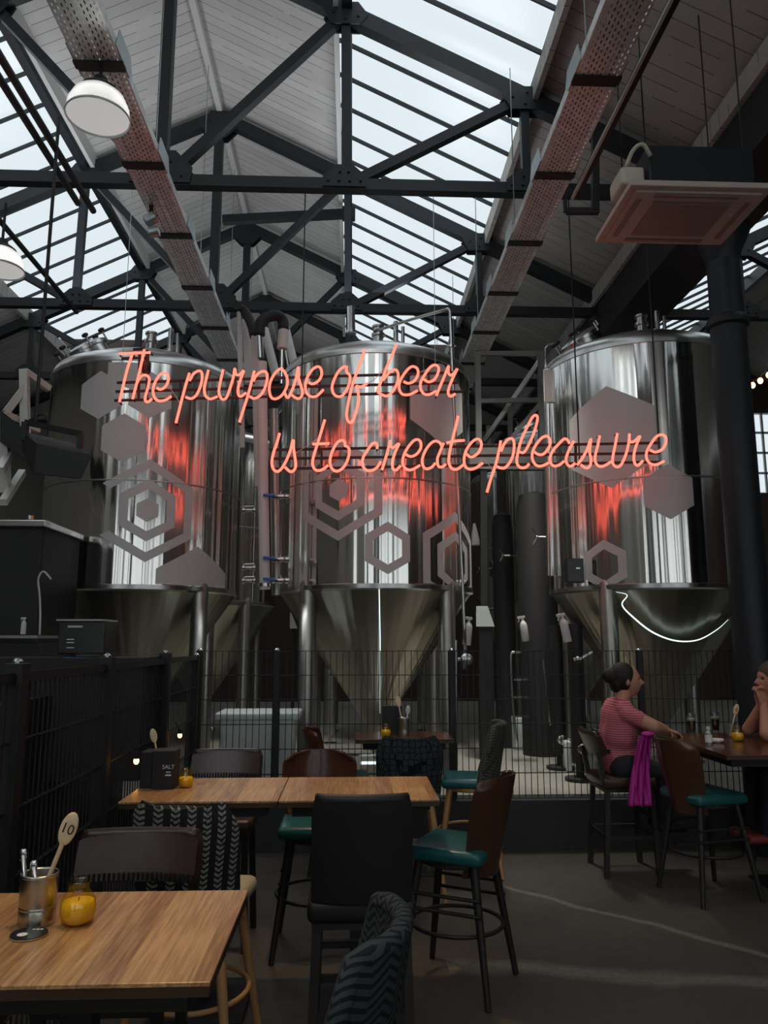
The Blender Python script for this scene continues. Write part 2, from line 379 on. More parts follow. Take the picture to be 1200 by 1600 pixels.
def floor_mat(name, a, b, lines=(), rough=.55):
    k = N(name); w = k.world(); x, y, z = k.xyz(w)
    n1 = k.noise(w, .9, 6, .6); n2 = k.noise(w, 14, 5, .65)
    c = k.ramp(k.math('ADD', k.math('MULTIPLY', n1, .6), k.math('MULTIPLY', n2, .4)), [(.35, a), (.65, b)])
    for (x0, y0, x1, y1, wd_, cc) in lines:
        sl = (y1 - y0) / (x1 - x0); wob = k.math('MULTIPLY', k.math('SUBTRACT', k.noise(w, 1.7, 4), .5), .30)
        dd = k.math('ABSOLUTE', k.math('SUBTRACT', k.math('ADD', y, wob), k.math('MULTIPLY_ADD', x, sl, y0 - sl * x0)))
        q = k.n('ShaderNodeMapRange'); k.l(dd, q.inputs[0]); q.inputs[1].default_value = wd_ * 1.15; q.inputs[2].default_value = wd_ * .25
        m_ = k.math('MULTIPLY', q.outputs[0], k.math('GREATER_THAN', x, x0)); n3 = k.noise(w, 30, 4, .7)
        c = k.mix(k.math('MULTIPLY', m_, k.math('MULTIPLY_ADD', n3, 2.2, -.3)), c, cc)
    k.col(c).pr(k.math('MULTIPLY_ADD', n1, .2, rough - .1)); k.bump(n2, .15, .01); return k.m
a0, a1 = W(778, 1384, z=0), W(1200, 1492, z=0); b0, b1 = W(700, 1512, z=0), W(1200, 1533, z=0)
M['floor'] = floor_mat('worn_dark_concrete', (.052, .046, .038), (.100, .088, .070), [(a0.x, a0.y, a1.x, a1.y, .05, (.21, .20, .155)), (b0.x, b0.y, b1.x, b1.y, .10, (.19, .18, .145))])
M['floor2'] = floor_mat('pale_brewery_floor', (.30, .29, .25), (.46, .45, .40), rough=.35)
def brick():
    k = N('sooty_brick'); t = k.n('ShaderNodeTexBrick'); k.l(k.scale(k.coord('Object'), (1, 1, 1)), t.inputs['Vector']); t.inputs['Scale'].default_value = 4.0
    t.inputs['Color1'].default_value = (.09, .05, .04, 1); t.inputs['Color2'].default_value = (.06, .04, .035, 1); t.inputs['Mortar'].default_value = (.05, .045, .04, 1); k.col(t.outputs[0]).pr(.8); return k.m
M['brick'] = brick()
M['leftwall'] = simple('pale_dusty_wall', (.20, .185, .155), .8)
M['wall'] = simple('dark_wall_paint', (.06, .06, .058), .7)
M['peach'] = simple('terracotta_ac_panel', (.58, .47, .43), .45, 0, .05)
M['peachdark'] = simple('dark_ac_grille', (.30, .22, .20), .5)
M['kerb'] = simple('dark_kerb_concrete', (.035, .036, .038), .6, 0, .2, 6, .1)
M['skin'] = simple('skin', (.52, .27, .19), .5, 0, .06, 10)
M['skin2'] = simple('tanned_skin', (.46, .22, .15), .5, 0, .06, 10)
M['hair'] = simple('dark_brown_hair', (.010, .007, .006), .65, 0, .4, 50, .3)
M['greyhair'] = simple('short_grey_brown_hair', (.06, .045, .035), .6, 0, .3, 80, .3)
def stripes():
    k = N('pink_striped_jersey'); x, y, z = k.xyz(k.coord()); f = k.math('GREATER_THAN', k.math('FRACT', k.math('DIVIDE', z, .018)), .72)
    k.col(k.mix(f, (.50, .085, .12), (.62, .33, .34))).pr(.8); return k.m
M['shirt'] = stripes()
M['magenta'] = simple('magenta_fabric', (.50, .02, .30), .6, 0, .2, 14, .3)
M['orange'] = simple('orange_red_shirt', (.42, .09, .05), .8)
M['denim'] = simple('dark_denim', (.018, .019, .026), .8)
M['paper'] = simple('white_tissue', (.8, .79, .76), .8)
M['red'] = simple('red_shoe_leather', (.25, .03, .03), .5)
M['cork'] = simple('cork_edge', (.40, .26, .13), .7)
M['tin'] = simple('dented_tin', (.50, .49, .44), .28, 1, .25, 9, .3)

# ------------------------------------------------------------------ shell of the building
struct('floor', MB().box((3.3, (Y0 + 6.9) / 2, -.05), (20.8, 6.9 - Y0, .1)), M['floor'])
struct('floor', MB().box((2.9, 12.6, .15), (20.6, 11.4, .5)), M['floor2'])
struct('trim_1', MB().box((1.85, 6.86, .2), (6.5, .12, .402)), M['kerb'])
struct('trim_2', MB().box((1.85, 6.95, .405), (6.5, .035, .012)).box((1.85, 6.99, .404), (6.5, .008, .02)), M['ss'])
XL, XR = -7.0, 13.6
struct('wall_left', MB().box((XL - .1, (Y0 + Y1) / 2, 3.05), (.2, Y1 - Y0, 6.1)), M['leftwall'])
struct('wall_right', MB().box((XR + .1, (Y0 + Y1) / 2, 3.05), (.2, Y1 - Y0, 6.1)), M['brick'])
mb = MB(); mb.box((3.3, Y0 - .1, FZ[0] / 2), (20.6, .2, FZ[0])).box((3.3, Y0 - .1, (8.8 + FZ[1]) / 2), (20.6, .2, 8.8 - FZ[1]))
e_ = [XL] + [q for w in FRONTWIN for q in w] + [XR]
for a, b in zip(e_[::2], e_[1::2]): mb.box(((a + b) / 2, Y0 - .1, sum(FZ) / 2), (b - a, .2, FZ[1] - FZ[0]))
struct('wall_front', mb, M['wall'])
for n, (a, b) in enumerate(FRONTWIN, 5):
    mb = MB()
    for i in range(4): mb.box((a + (b - a) * i / 3, Y0 - .1, sum(FZ) / 2), (.06, .06, FZ[1] - FZ[0]))
    for i in range(5): mb.box(((a + b) / 2, Y0 - .1, FZ[0] + (FZ[1] - FZ[0]) * i / 4), (b - a, .05, .05))
    w = struct('window_%d' % n, mb, M['paint']); MB().box(((a + b) / 2, Y0 - .15, sum(FZ) / 2), (b - a, .01, FZ[1] - FZ[0])).build('pane', M['window_glass'], w)
wx0, wx1, wz0, wz1 = 9.55, 10.6, 5.2, 7.2                      # arched window in the far gable
mb = MB(); mb.box(((XL + wx0) / 2, Y1 + .1, 4.4), (wx0 - XL, .2, 8.8)).box(((XR + wx1) / 2, Y1 + .1, 4.4), (XR - wx1, .2, 8.8)).box(((wx0 + wx1) / 2, Y1 + .1, wz0 / 2), (wx1 - wx0, .2, wz0)).box(((wx0 + wx1) / 2, Y1 + .1, (wz1 + 8.8) / 2), (wx1 - wx0, .2, 8.8 - wz1))
struct('wall_back', mb, M['brick'])
wm = MB()
for i in range(4): wm.box((wx0 + (wx1 - wx0) * i / 3, Y1 + .05, (wz0 + wz1) / 2), (.05, .05, wz1 - wz0))
for i in range(5): wm.box(((wx0 + wx1) / 2, Y1 + .05, wz0 + (wz1 - wz0) * i / 4), (wx1 - wx0, .05, .05))
wob = struct('window_4', wm, M['white'])
MB().box(((wx0 + wx1) / 2, Y1 + .1, (wz0 + wz1) / 2), (wx1 - wx0, .01, wz1 - wz0)).build('pane', M['roof_glass'], wob)
def slope(xa, xb, rx, t=.05, off=.16, mb=None):
    mb = mb or MB(); za, zb = roofz(xa, rx) + off, roofz(xb, rx) + off
    mb.hexa([(xa, Y0, za), (xb, Y0, zb), (xb, Y1, zb), (xa, Y1, za), (xa, Y0, za + t), (xb, Y0, zb + t), (xb, Y1, zb + t), (xa, Y1, za + t)])
    return mb
mb = MB()
slope(-1.8, -.18, RIDGE, mb=mb); slope(-3.42, -1.8, RIDGE, mb=mb); slope(-7.1, -5.28, RIDGE, mb=mb)
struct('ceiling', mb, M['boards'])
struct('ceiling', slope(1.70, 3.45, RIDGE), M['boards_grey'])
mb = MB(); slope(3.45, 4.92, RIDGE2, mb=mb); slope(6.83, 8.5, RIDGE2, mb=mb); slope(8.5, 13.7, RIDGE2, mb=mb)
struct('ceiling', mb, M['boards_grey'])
# rooflights: bars in one frame, panes beneath
for n, (xa, xb, rx) in enumerate(((-.18, 1.70, RIDGE), (-5.28, -3.42, RIDGE), (4.92, 6.83, RIDGE2)), 1):
    mb = MB(); y = Y0 + .19
    while y < Y1:
        za, zb = roofz(xa, rx) + .19, roofz(xb, rx) + .19
        mb.beam((xa, y, za), (xb, y, zb), .019, .045); y += .5
    w = struct('window_%d' % n, mb, M['paint'])
    slope(xa, xb, rx, t=.012, off=.22).build('pane', M['roof_glass'], w)
# ridge boards, rooflight upstands and purlins
n = 1
def trim(mb, m):
    global n; n += 1; return struct('trim_%d' % (n + 1), mb, m)
trim(MB().box((-1.8, (Y0 + Y1) / 2, RZ + .10), (.07, Y1 - Y0, .13)), M['white'])
for x in (-.20, -3.40): trim(MB().box((x, (Y0 + Y1) / 2, roofz(x) + .09), (.05, Y1 - Y0, .24)), M['white'])
for x in (1.72, -5.30): trim(MB().box((x, (Y0 + Y1) / 2, roofz(x) + .09), (.05, Y1 - Y0, .20)), M['boards_grey'])
for x in (-.09, -3.51): trim(MB().box((x, (Y0 + Y1) / 2, roofz(x) + .07), (.10, Y1 - Y0, .13)), M['paint'])
trim(MB().box((6.85, (Y0 + Y1) / 2, roofz(6.85, RIDGE2) + .07), (.08, Y1 - Y0, .2)), M['paint'])
trim(MB().box((3.10, (Y0 + Y1) / 2, 6.12), (.04, Y1 - Y0, .20)), M['boards_grey'])
trim(MB().box((3.42, (Y0 + Y1) / 2, 5.78), (.58, Y1 - Y0, .46)), M['black'])
trim(MB().box((-7.0, (Y0 + Y1) / 2, 5.85), (.4, Y1 - Y0, .3)), M['paint'])
# ------------------------------------------------------------------ roof trusses
ZC = 5.94
def bolts(mb, pts, y, r=.014):
    for x, z in pts: mb.lathe([(r, 0), (r * .8, .012), (r * .3, .018)], (x, y, z), 8, Matrix.Rotation(PI / 2, 3, 'X'))
def gusset(root, x, z, poly, bp):
    m = MB(); y = root.location.y
    for s in (-1, 1): m.prism([(x + a, z + b) for a, b in poly], y + s * .062 - .006, y + s * .062 + .006, lambda a, b, w: V(a, w, b))
    bolts(m, [(x + a, z + b) for a, b in bp], y - .068)
    m.build('gusset_plate', M['paint'], root)
def make_truss(y, label):
    r = thing('roof_truss', label, 'roof truss', (RIDGE, y, ZC), 'riveted roof trusses')
    xs = [0, 1.7, 3.42, 5.15]
    def z(d): return RZ - SL * d
    for s in (-1, 1):
        P = lambda d, zz: (RIDGE + s * d, y, zz)
        MB().beam(P(-.02, z(0) + .0), P(5.3, z(5.3)), .12, .15).build('rafter', M['paint'], r)
        MB().beam(P(.04, ZC + .02), P(1.68, z(1.7) - .02), .09, .09).build('strut', M['paint'], r)
        MB().beam(P(1.72, ZC), P(1.70, z(1.7)), .09, .09, (0, 1, 0)).build('post', M['paint'], r)
        MB().beam(P(1.76, ZC + .02), P(3.40, z(3.42) - .02), .09, .09).build('strut', M['paint'], r)
        MB().beam(P(3.42, ZC), P(3.42, z(3.42)), .08, .08, (0, 1, 0)).build('post', M['paint'], r)
        for d in (1.7, 3.42):
            gusset(r, RIDGE + s * d, z(d) - .02, [(-.22 * s, .02), (-.14, -.14), (.14, -.14), (.22 * s, -.04), (.12, .10), (-.12, .10)] if s > 0 else [(-.22, -.04), (-.14, -.14), (.14, -.14), (.22, .02), (.12, .10), (-.12, .10)], [(-.12, -.02), (0, -.09), (.12, -.06), (.02, .03)])
            gusset(r, RIDGE + s * d, ZC + .05, [(-.2, -.09), (.2, -.09), (.2, .02), (.08, .13), (-.08, .13), (-.2, .02)], [(-.15, -.04), (-.05, -.04), (.05, -.04), (.15, -.04), (-.04, .05), (.04, .05)])
    MB().beam((RIDGE - 5.2, y, ZC), (RIDGE + 5.15, y, ZC), .10, .11).build('tie_beam', M['paint'], r)
    MB().beam((RIDGE, y, ZC), (RIDGE, y, RZ), .11, .11, (0, 1, 0)).build('king_post', M['paint'], r)
    gusset(r, RIDGE, ZC + .06, [(-.28, -.1), (.28, -.1), (.3, .05), (.14, .22), (-.14, .22), (-.3, .05)], [(-.2, -.04), (-.1, -.04), (.1, -.04), (.2, -.04), (-.1, .1), (.1, .1)])
    gusset(r, RIDGE, RZ - .06, [(-.24, -.13), (-.1, -.28), (.1, -.28), (.24, -.13), (.12, .1), (-.12, .1)], [(-.12, -.05), (.12, -.05), (0, -.18)])
    return r
TL = ['dark riveted truss nearest, its tie beam holding the red sign rods', 'second dark riveted truss, its gable apex just behind the nearest tie beam',
      'third dark truss, its low beam seen just over the tanks', 'farthest dark truss beneath the end of the white boarded ridge']
trs = [make_truss(6.6, TL[0])]
for y, lb in zip((9.3, 12.05, 14.8), TL[1:]): trs.append(dup(trs[0], loc=(RIDGE, y, ZC), label=lb))
for y, lb in zip((6.6, 9.3), ('dark truss in the right-hand bay beside the thick round column', 'dark truss of the right-hand bay, behind the round column')):
    dup(trs[0], loc=(RIDGE2, y, ZC), label=lb)
r = thing('steel_beam', 'short dark steel beam with a block end across the ridge, behind the nearest tie beam', 'beam', (-.8, 9.9, 7.2))
a, b = W(348, 344, 9.9), W(545, 334, 9.9)
MB().beam(a, b, .10, .11).build('beam', M['paint'], r)
MB().box(b, (.18, .13, .16)).build('end_block', M['paint'], r)
# ------------------------------------------------------------------ column
cx, cy = 3.47, 6.62
r = thing('steel_column', 'thick round black iron column between the right tank and the window', 'column', (cx, cy, 0))
MB().lathe([(.158, 0), (.158, 4.62), (.15, 4.62), (.145, 5.3)], (cx, cy, 0), 32).build('shaft', M['paint'], r, smooth='auto')
MB().lathe([(.158, 4.60), (.185, 4.62), (.19, 4.66), (.17, 4.70), (.15, 4.70)], (cx, cy, 0), 32).build('collar', M['paint'], r, smooth='auto')
MB().lathe([(.145, 5.25), (.17, 5.35), (.24, 5.5), (.26, 5.56)], (cx, cy, 0), 32).build('capital', M['paint'], r, smooth='auto')
# ------------------------------------------------------------------ cable trays
def tray(x0, label):
    z = 5.40; r = thing('cable_tray', label, 'cable tray', (x0, 7, z), 'perforated cable trays'); w = .145
    m = MB().box((x0, 7.5, z), (2 * w, 16.5, .004))
    for s in (-1, 1): m.box((x0 + s * w, 7.5, z + .035), (.004, 16.5, .07))
    m.build('channel', M['perf'], r)
    for k_, dx in enumerate((-.07, -.02, .03, .075)): MB().tube([(x0 + dx, -.6, z + .02), (x0 + dx, 15.6, z + .02)], .021, 6).build('cable', M['black'], r)
    for i in range(14):
        y = 1.30 + i * 1.055
        b = MB().box((x0, y, z - .008), (2 * w + .03, .07, .014)).box((x0, y + .05, z - .004), (2 * w + .01, .02, .01))
        b.build('joint_strap', M['black'], r)
        for s in (-1, 1):
            MB().prism([(y - .17, z), (y - .12, z - .0), (y + .12, z), (y + .17, z + .05), (y + .12, z + .15), (y - .12, z + .15)], x0 + s * (w + .008) - .004, x0 + s * (w + .008) + .004, lambda a, b_, c: V(c, a, b_)).build('side_plate', M['galvplain'], r)
    for i, y in enumerate((4.2, 6.35, 8.4, 10.5, 12.6)):
        MB().tube([(x0 - s_ * w, y, z) for s_ in (1,)] + [(x0 - w, y, roofz(x0) + .1)], .005, 5).build('drop_rod', M['galvplain'], r)
    return r
tray(-1.645, 'perforated galvanised cable tray on the left, glass lamp hanging beneath it')
tray(1.585, 'perforated galvanised cable tray on the right, running down toward the middle tank')
# lighting track right
r = thing('cable_trunking', 'slim black and white trunking running down to the air conditioner', 'trunking', (1.86, 4.5, 5.4))
MB().box((1.85, 3.4, 5.43), (.05, 4.9, .05)).build('channel', M['black'], r)
MB().box((1.82, 3.4, 5.40), (.02, 4.9, .02)).build('lip', M['white'], r)
r = thing('steel_bracket', 'dark square hanging frame at the end of the slim trunking', 'bracket', (2.05, 6.2, 5.2))
m = MB(); P = [W(930, 205, 6.2), W(930, 330, 6.2), W(885, 330, 6.2)]
m.beam(P[0], P[1], .06, .06, (0, 1, 0)).beam(P[1] + V(.03, 0, 0), P[2], .05, .05).box(P[2] + V(-.01, 0, .05), (.03, .03, .12)); m.build('frame', M['black'], r)
# pipes beneath the left rooflight
for (ue, ve, Y, lb) in ((146, 330, 6.5, 'dark grey conduit under the left rooflight, right one of the close pair'), (122, 318, 6.5, 'dark grey conduit under the left rooflight, left one of the close pair'), (120, 488, 9.2, 'lone dark grey conduit running over the far left glass lamp')):
    e = W(ue, ve, Y); solo(MB().tube([e, (e.x, 0.0 if Y < 8 else 3, e.z)], .028, 10), 'conduit', M['paint'], lb, 'conduit', smooth='auto')
# lamps
def bay_lamp(c, R, label):
    c = Vector(c); r = thing('pendant_lamp', label, 'lamp', c, 'glass bell industrial lamps')
    MB().lathe([(R * .38, R * .98), (R * .55, R * .93), (R * .80, R * .72), (R * .95, R * .4), (R, 0), (R * .97, 0), (R * .92, R * .38), (R * .76, R * .68), (R * .5, R * .88), (R * .36, R * .93)], c, 40).build('glass_shade', M['lampglass'], r, smooth=True)
    MB().lathe([(R * .96, .0), (R * .5, -.012), (.001, -.018)], c + V(0, 0, .01), 40, cap=False).build('lens', M['lens'], r, smooth=True)
    MB().lathe([(R * 1.0, -.006), (R * 1.02, 0), (R * 1.0, .012), (R * .98, .006), (R * 1.0, -.006)], c, 40, cap=False).build('rim', M['galvplain'], r, smooth=True)
    MB().lathe([(R * .56, R * .9), (R * .60, R * .98), (R * .42, R * 1.12), (R * .25, R * 1.2), (R * .22, R * 1.42), (.02, R * 1.48)], c, 28).build('cap', M['black'], r, smooth='auto')
    MB().tube([c + V(0, 0, R * 1.4), c + V(0, 0, 5.39 - c.z)], .012, 8).build('stem', M['black'], r)
    MB().ball(c + V(0, 0, R * .66), R * .18, 12).build('bulb', M['white'], r, smooth=True)
    lamp('lamp_light', 'POINT', c + V(0, 0, R * .30), 2.2, (1, .98, .95), shadow_soft_size=.02)  # weak light added inside to brighten the glass shade
bay_lamp(W(153, 184, 4.44), .195, 'large clear glass bell lamp below the left cable tray')
bay_lamp(W(0, 422, 6.1), .19, 'clear glass bell lamp cut off at the left frame edge')
r = thing('spotlight', 'small grey double spotlight clipped to the left side of the tray', 'spotlight', W(238, 350, 6.1))
c = W(236, 342, 6.1)
MB().lathe([(.03, -.06), (.05, -.05), (.05, .04), (.02, .06)], c, 14, Matrix.Rotation(1.0, 3, 'Y')).build('housing', M['galvplain'], r, smooth='auto')
MB().lathe([(.03, -.05), (.045, -.04), (.045, .04), (.02, .05)], c + V(.03, 0, -.12), 14, Matrix.Rotation(1.3, 3, 'Y')).build('housing', M['galvplain'], r, smooth='auto')
MB().beam(c + V(0, 0, .06), c + V(-.02, 0, .3), .03, .03).build('arm', M['black'], r)
# ------------------------------------------------------------------ air conditioner
r = thing('air_conditioner', 'square terracotta ceiling air conditioner hung at the top right', 'air conditioner', (2.2, 4.75, 4.6))
x0, x1, y0, y1, z = 1.75, 2.68, 4.40, 5.12, 4.60
m = MB(); m.box(((x0 + x1) / 2, (y0 + y1) / 2, z + .02), (x1 - x0, y1 - y0, .04)).box(((x0 + x1) / 2, (y0 + y1) / 2, z - .006), (x1 - x0 - .10, y1 - y0 - .10, .02)); m.build('panel', M['peach'], r, bevel=.006)
MB().box(((x0 + x1) / 2, (y0 + y1) / 2, z - .02), (.52, .40, .012)).build('grille', M['peachdark'], r)
MB().box((x0 + .10, (y0 + y1) / 2, z - .018), (.035, .46, .01)).build('louvre', M['peachdark'], r)
MB().box((x1 - .10, (y0 + y1) / 2, z - .018), (.035, .46, .01)).build('louvre', M['peachdark'], r)
MB().box(((x0 + x1) / 2, y0 + .085, z - .018), (.56, .03, .01)).build('louvre', M['peachdark'], r)
MB().box(((x0 + x1) / 2, y1 - .085, z - .018), (.56, .03, .01)).build('louvre', M['peachdark'], r)
MB().box(((x0 + x1) / 2 + .04, (y0 + y1) / 2, z + .19), (.70, .58, .29)).build('casing', M['paint'], r, bevel=.01)
MB().rbox((x0 + .06, 4.62, z + .14), (.16, .24, .13), .025).build('pump_box', M['cream'], r, smooth='auto')
MB().tube(smooth_path([(x0 + .16, 4.45, z + .24), (x0 + .10, 4.42, z + .30), (x0 + .05, 4.46, z + .28), (x0 + .02, 4.52, z + .2)]), .014, 8).build('hose', M['cream'], r, smooth=True)
for (x, y) in ((1.92, 4.55), (1.93, 5.0), (2.58, 4.55), (2.58, 5.0)): MB().tube([(x, y, z + .3), (x, y, 6.4)], .006, 6).build('hanging_rod', M['black'], r)
# ------------------------------------------------------------------ neon sign
SIGN1 = [
"-2.090,4.262 -1.951,4.271 -1.812,4.278|-1.971,4.262 -2.006,4.128 -2.035,3.968 -2.060,3.816",
"-1.868,4.305 -1.893,4.138 -1.919,3.987 -1.947,3.845|-1.923,3.978 -1.889,4.049 -1.848,4.068 -1.812,4.037 -1.817,3.962 -1.837,3.864 -1.831,3.827 -1.806,3.823 -1.778,3.852",
"-1.741,3.950 -1.707,3.937 -1.666,3.964 -1.643,4.026 -1.654,4.075 -1.684,4.090 -1.721,4.070 -1.760,3.998 -1.773,3.927 -1.758,3.865 -1.727,3.835 -1.685,3.833 -1.644,3.849 -1.610,3.876",
"-1.461,4.091 -1.490,3.975 -1.518,3.842 -1.559,3.631|-1.458,4.020 -1.426,4.083 -1.385,4.112 -1.355,4.102 -1.347,4.039 -1.362,3.959 -1.393,3.888 -1.434,3.856 -1.485,3.869",
"-1.294,4.122 -1.313,4.028 -1.324,3.948 -1.312,3.886 -1.273,3.856 -1.235,3.865 -1.204,3.880",
"-1.164,4.128 -1.182,4.030 -1.195,3.923 -1.167,3.857 -1.126,3.871 -1.087,3.996 -1.069,4.076 -1.062,4.139 -1.048,4.085 -1.014,4.086 -0.982,4.120 -1.020,3.997 -1.026,3.917 -1.003,3.881 -0.954,3.917",
"-0.887,4.119 -0.902,4.052 -0.932,3.918 -0.967,3.785 -1.007,3.644|-0.897,4.025 -0.861,4.088 -0.810,4.118 -0.776,4.098 -0.774,4.027 -0.793,3.955 -0.830,3.893 -0.880,3.865 -0.923,3.882",
"-0.632,4.142 -0.661,4.142 -0.707,4.096 -0.744,4.015 -0.750,3.935 -0.728,3.873 -0.685,3.865 -0.635,3.901 -0.598,3.973 -0.591,4.035 -0.605,4.089 -0.631,4.133",
"-0.614,3.919 -0.583,3.875 -0.542,3.965 -0.514,4.063 -0.499,4.162 -0.493,4.064 -0.466,3.975 -0.456,3.921 -0.473,3.877 -0.507,3.872 -0.554,3.902",
"-0.403,4.020 -0.364,4.007 -0.313,4.039 -0.288,4.094 -0.297,4.152 -0.328,4.169 -0.374,4.137 -0.416,4.065 -0.432,3.993 -0.418,3.922 -0.379,3.889 -0.328,3.896 -0.269,3.955",
"-0.057,4.160 -0.083,4.173 -0.130,4.136 -0.168,4.068 -0.193,3.987 -0.183,3.925 -0.149,3.894 -0.106,3.899 -0.064,3.953 -0.038,4.025 -0.035,4.088 -0.061,4.119 -0.067,4.160",
"0.098,4.335 0.047,4.180 -0.004,4.026 -0.037,3.891 -0.060,3.749 -0.053,3.678 -0.027,3.654 0.002,3.688 0.027,3.768 0.044,3.857 0.039,3.937 0.022,3.995|0.022,3.995 0.065,3.986 0.121,4.019",
"0.383,4.389 0.344,4.284 0.300,4.183 0.261,4.075 0.205,3.939|0.261,4.048 0.300,4.102 0.343,4.143 0.382,4.147 0.399,4.104 0.391,4.031 0.352,3.950 0.300,3.905 0.257,3.913 0.214,3.939",
"0.447,4.041 0.490,4.024 0.542,4.047 0.577,4.106 0.573,4.160 0.538,4.183 0.499,4.168 0.447,4.104 0.412,4.032 0.408,3.969 0.433,3.924 0.481,3.916 0.524,3.930 0.572,3.958",
"0.629,4.066 0.672,4.040 0.724,4.063 0.759,4.127 0.764,4.177 0.734,4.201 0.690,4.180 0.638,4.107 0.602,4.034 0.602,3.971 0.632,3.927 0.679,3.923 0.740,3.955",
"0.740,3.911 0.784,4.019 0.829,4.128 0.856,4.192 0.851,4.137 0.872,4.106 0.898,4.120 0.934,4.166 0.894,4.084 0.858,3.993 0.848,3.939 0.869,3.908 0.913,3.931"]
SIGN2 = [
"-0.650,3.550 -0.673,3.458 -0.700,3.371 -0.712,3.285 -0.697,3.225 -0.659,3.203 -0.622,3.234",
"-0.622,3.234 -0.586,3.303 -0.554,3.390 -0.530,3.490 -0.525,3.416 -0.511,3.330 -0.503,3.261 -0.517,3.218 -0.550,3.204 -0.597,3.243",
"-0.254,3.677 -0.287,3.558 -0.319,3.445 -0.347,3.349 -0.357,3.279 -0.337,3.228 -0.299,3.215 -0.257,3.233 -0.220,3.264|-0.361,3.453 -0.285,3.457 -0.209,3.461",
"-0.074,3.443 -0.078,3.478 -0.108,3.490 -0.146,3.464 -0.183,3.394 -0.203,3.316 -0.194,3.247 -0.156,3.212 -0.114,3.221 -0.072,3.265 -0.043,3.334 -0.035,3.395 -0.048,3.430 -0.078,3.443",
"0.211,3.416 0.206,3.464 0.170,3.463 0.123,3.399 0.087,3.335 0.082,3.271 0.114,3.224 0.165,3.221 0.212,3.251 0.243,3.304",
"0.253,3.225 0.284,3.326 0.310,3.422 0.326,3.492 0.329,3.444 0.352,3.428 0.404,3.466 0.367,3.380 0.346,3.295 0.351,3.237 0.377,3.226 0.419,3.266",
"0.460,3.370 0.507,3.350 0.559,3.371 0.596,3.425 0.597,3.479 0.571,3.505 0.529,3.489 0.471,3.413 0.440,3.338 0.439,3.275 0.470,3.235 0.517,3.231 0.590,3.271",
"0.784,3.448 0.764,3.480 0.727,3.493 0.685,3.469 0.638,3.404 0.611,3.329 0.616,3.266 0.647,3.239 0.694,3.256 0.725,3.293|0.800,3.475 0.768,3.395 0.744,3.331 0.751,3.267 0.782,3.257 0.819,3.283",
"0.935,3.725 0.907,3.611 0.874,3.482 0.851,3.374 0.845,3.300 0.870,3.247 0.917,3.239 0.975,3.280|0.826,3.476 0.905,3.495 0.989,3.502",
"0.998,3.381 1.044,3.350 1.102,3.382 1.135,3.441 1.134,3.495 1.100,3.516 1.052,3.484 1.003,3.413 0.981,3.333 0.990,3.269 1.026,3.240 1.079,3.249 1.148,3.297",
"1.313,3.502 1.297,3.420 1.263,3.287 1.214,3.148 1.178,3.032|1.312,3.404 1.344,3.475 1.384,3.518 1.418,3.519 1.432,3.476 1.422,3.382 1.393,3.312 1.346,3.257 1.308,3.253 1.270,3.268",
"1.472,3.406 1.510,3.395 1.542,3.430 1.591,3.525 1.633,3.635 1.651,3.715 1.637,3.742 1.605,3.722 1.556,3.634 1.499,3.516 1.465,3.398 1.451,3.320 1.465,3.274 1.499,3.255 1.537,3.267 1.561,3.294",
"1.610,3.403 1.648,3.380 1.694,3.385 1.742,3.440 1.759,3.495 1.746,3.538 1.715,3.548 1.668,3.518 1.611,3.439 1.590,3.368 1.600,3.314 1.629,3.279 1.675,3.276 1.737,3.303",
"1.932,3.481 1.914,3.516 1.884,3.524 1.836,3.480 1.780,3.417 1.751,3.354 1.753,3.307 1.782,3.277 1.829,3.285 1.876,3.320|1.972,3.505 1.926,3.426 1.896,3.348 1.902,3.297 1.932,3.274 1.975,3.302",
"1.992,3.286 2.043,3.352 2.089,3.432 2.128,3.529 2.110,3.414 2.120,3.344 2.109,3.283 2.073,3.260 2.023,3.291",
"2.208,3.557 2.187,3.468 2.161,3.380 2.158,3.318 2.187,3.279 2.230,3.279 2.301,3.320",
"2.369,3.581 2.349,3.488 2.322,3.381 2.314,3.311 2.342,3.274 2.387,3.290 2.435,3.382 2.466,3.480 2.480,3.578 2.477,3.516 2.498,3.502 2.529,3.516 2.575,3.557 2.540,3.481 2.512,3.392 2.510,3.322 2.538,3.287 2.589,3.331",
"2.656,3.433 2.707,3.412 2.770,3.439 2.809,3.501 2.807,3.555 2.774,3.574 2.724,3.554 2.667,3.482 2.628,3.411 2.625,3.349 2.657,3.305 2.709,3.297 2.781,3.329"]
SY = 6.6
def sign(label, words, rails, ups, wires):
    r = thing('neon_sign', label, 'neon sign', (rails[0][0].x, SY, rails[0][0].z), 'red script neon sign')
    for a, b in rails: MB().beam((a.x, SY + .07, a.z), (b.x, SY + .07, b.z), .015, .022).build('rail', M['black'], r)
    for a, b in ups: MB().beam((a.x, SY + .07, a.z), (b.x, SY + .07, b.z), .02, .02, (0, 1, 0)).build('upright', M['black'], r)
    for s in words:
        m = MB(); pegs = []
        for st in s.split('|'):
            P = [tuple(map(float, q.split(','))) for q in st.split()]; pts = [V(x, SY, z) for x, z in P]
            path = smooth_path(pts, 5) if len(pts) > 2 else pts
            m.tube(path, .0115, 8)
            for q in (path[0], path[-1]): pegs.append(MB().tube([q, q + V(0, .07, 0)], .008, 6))
        o = m.build('letter', M['neon'], r, smooth=True)
        for g in pegs: g.build('standoff', M['neon_dark'], o)
    for w in wires: MB().tube(smooth_path([W(*q, Y=SY + .02) for q in w], 4), .003, 5).build('wire', M['white'], r)
    return r
rl = [(W(179, 594, SY), W(714, 578, SY)), (W(177, 608, SY), W(716, 594, SY)), (W(175, 622, SY), W(727, 608, SY))]
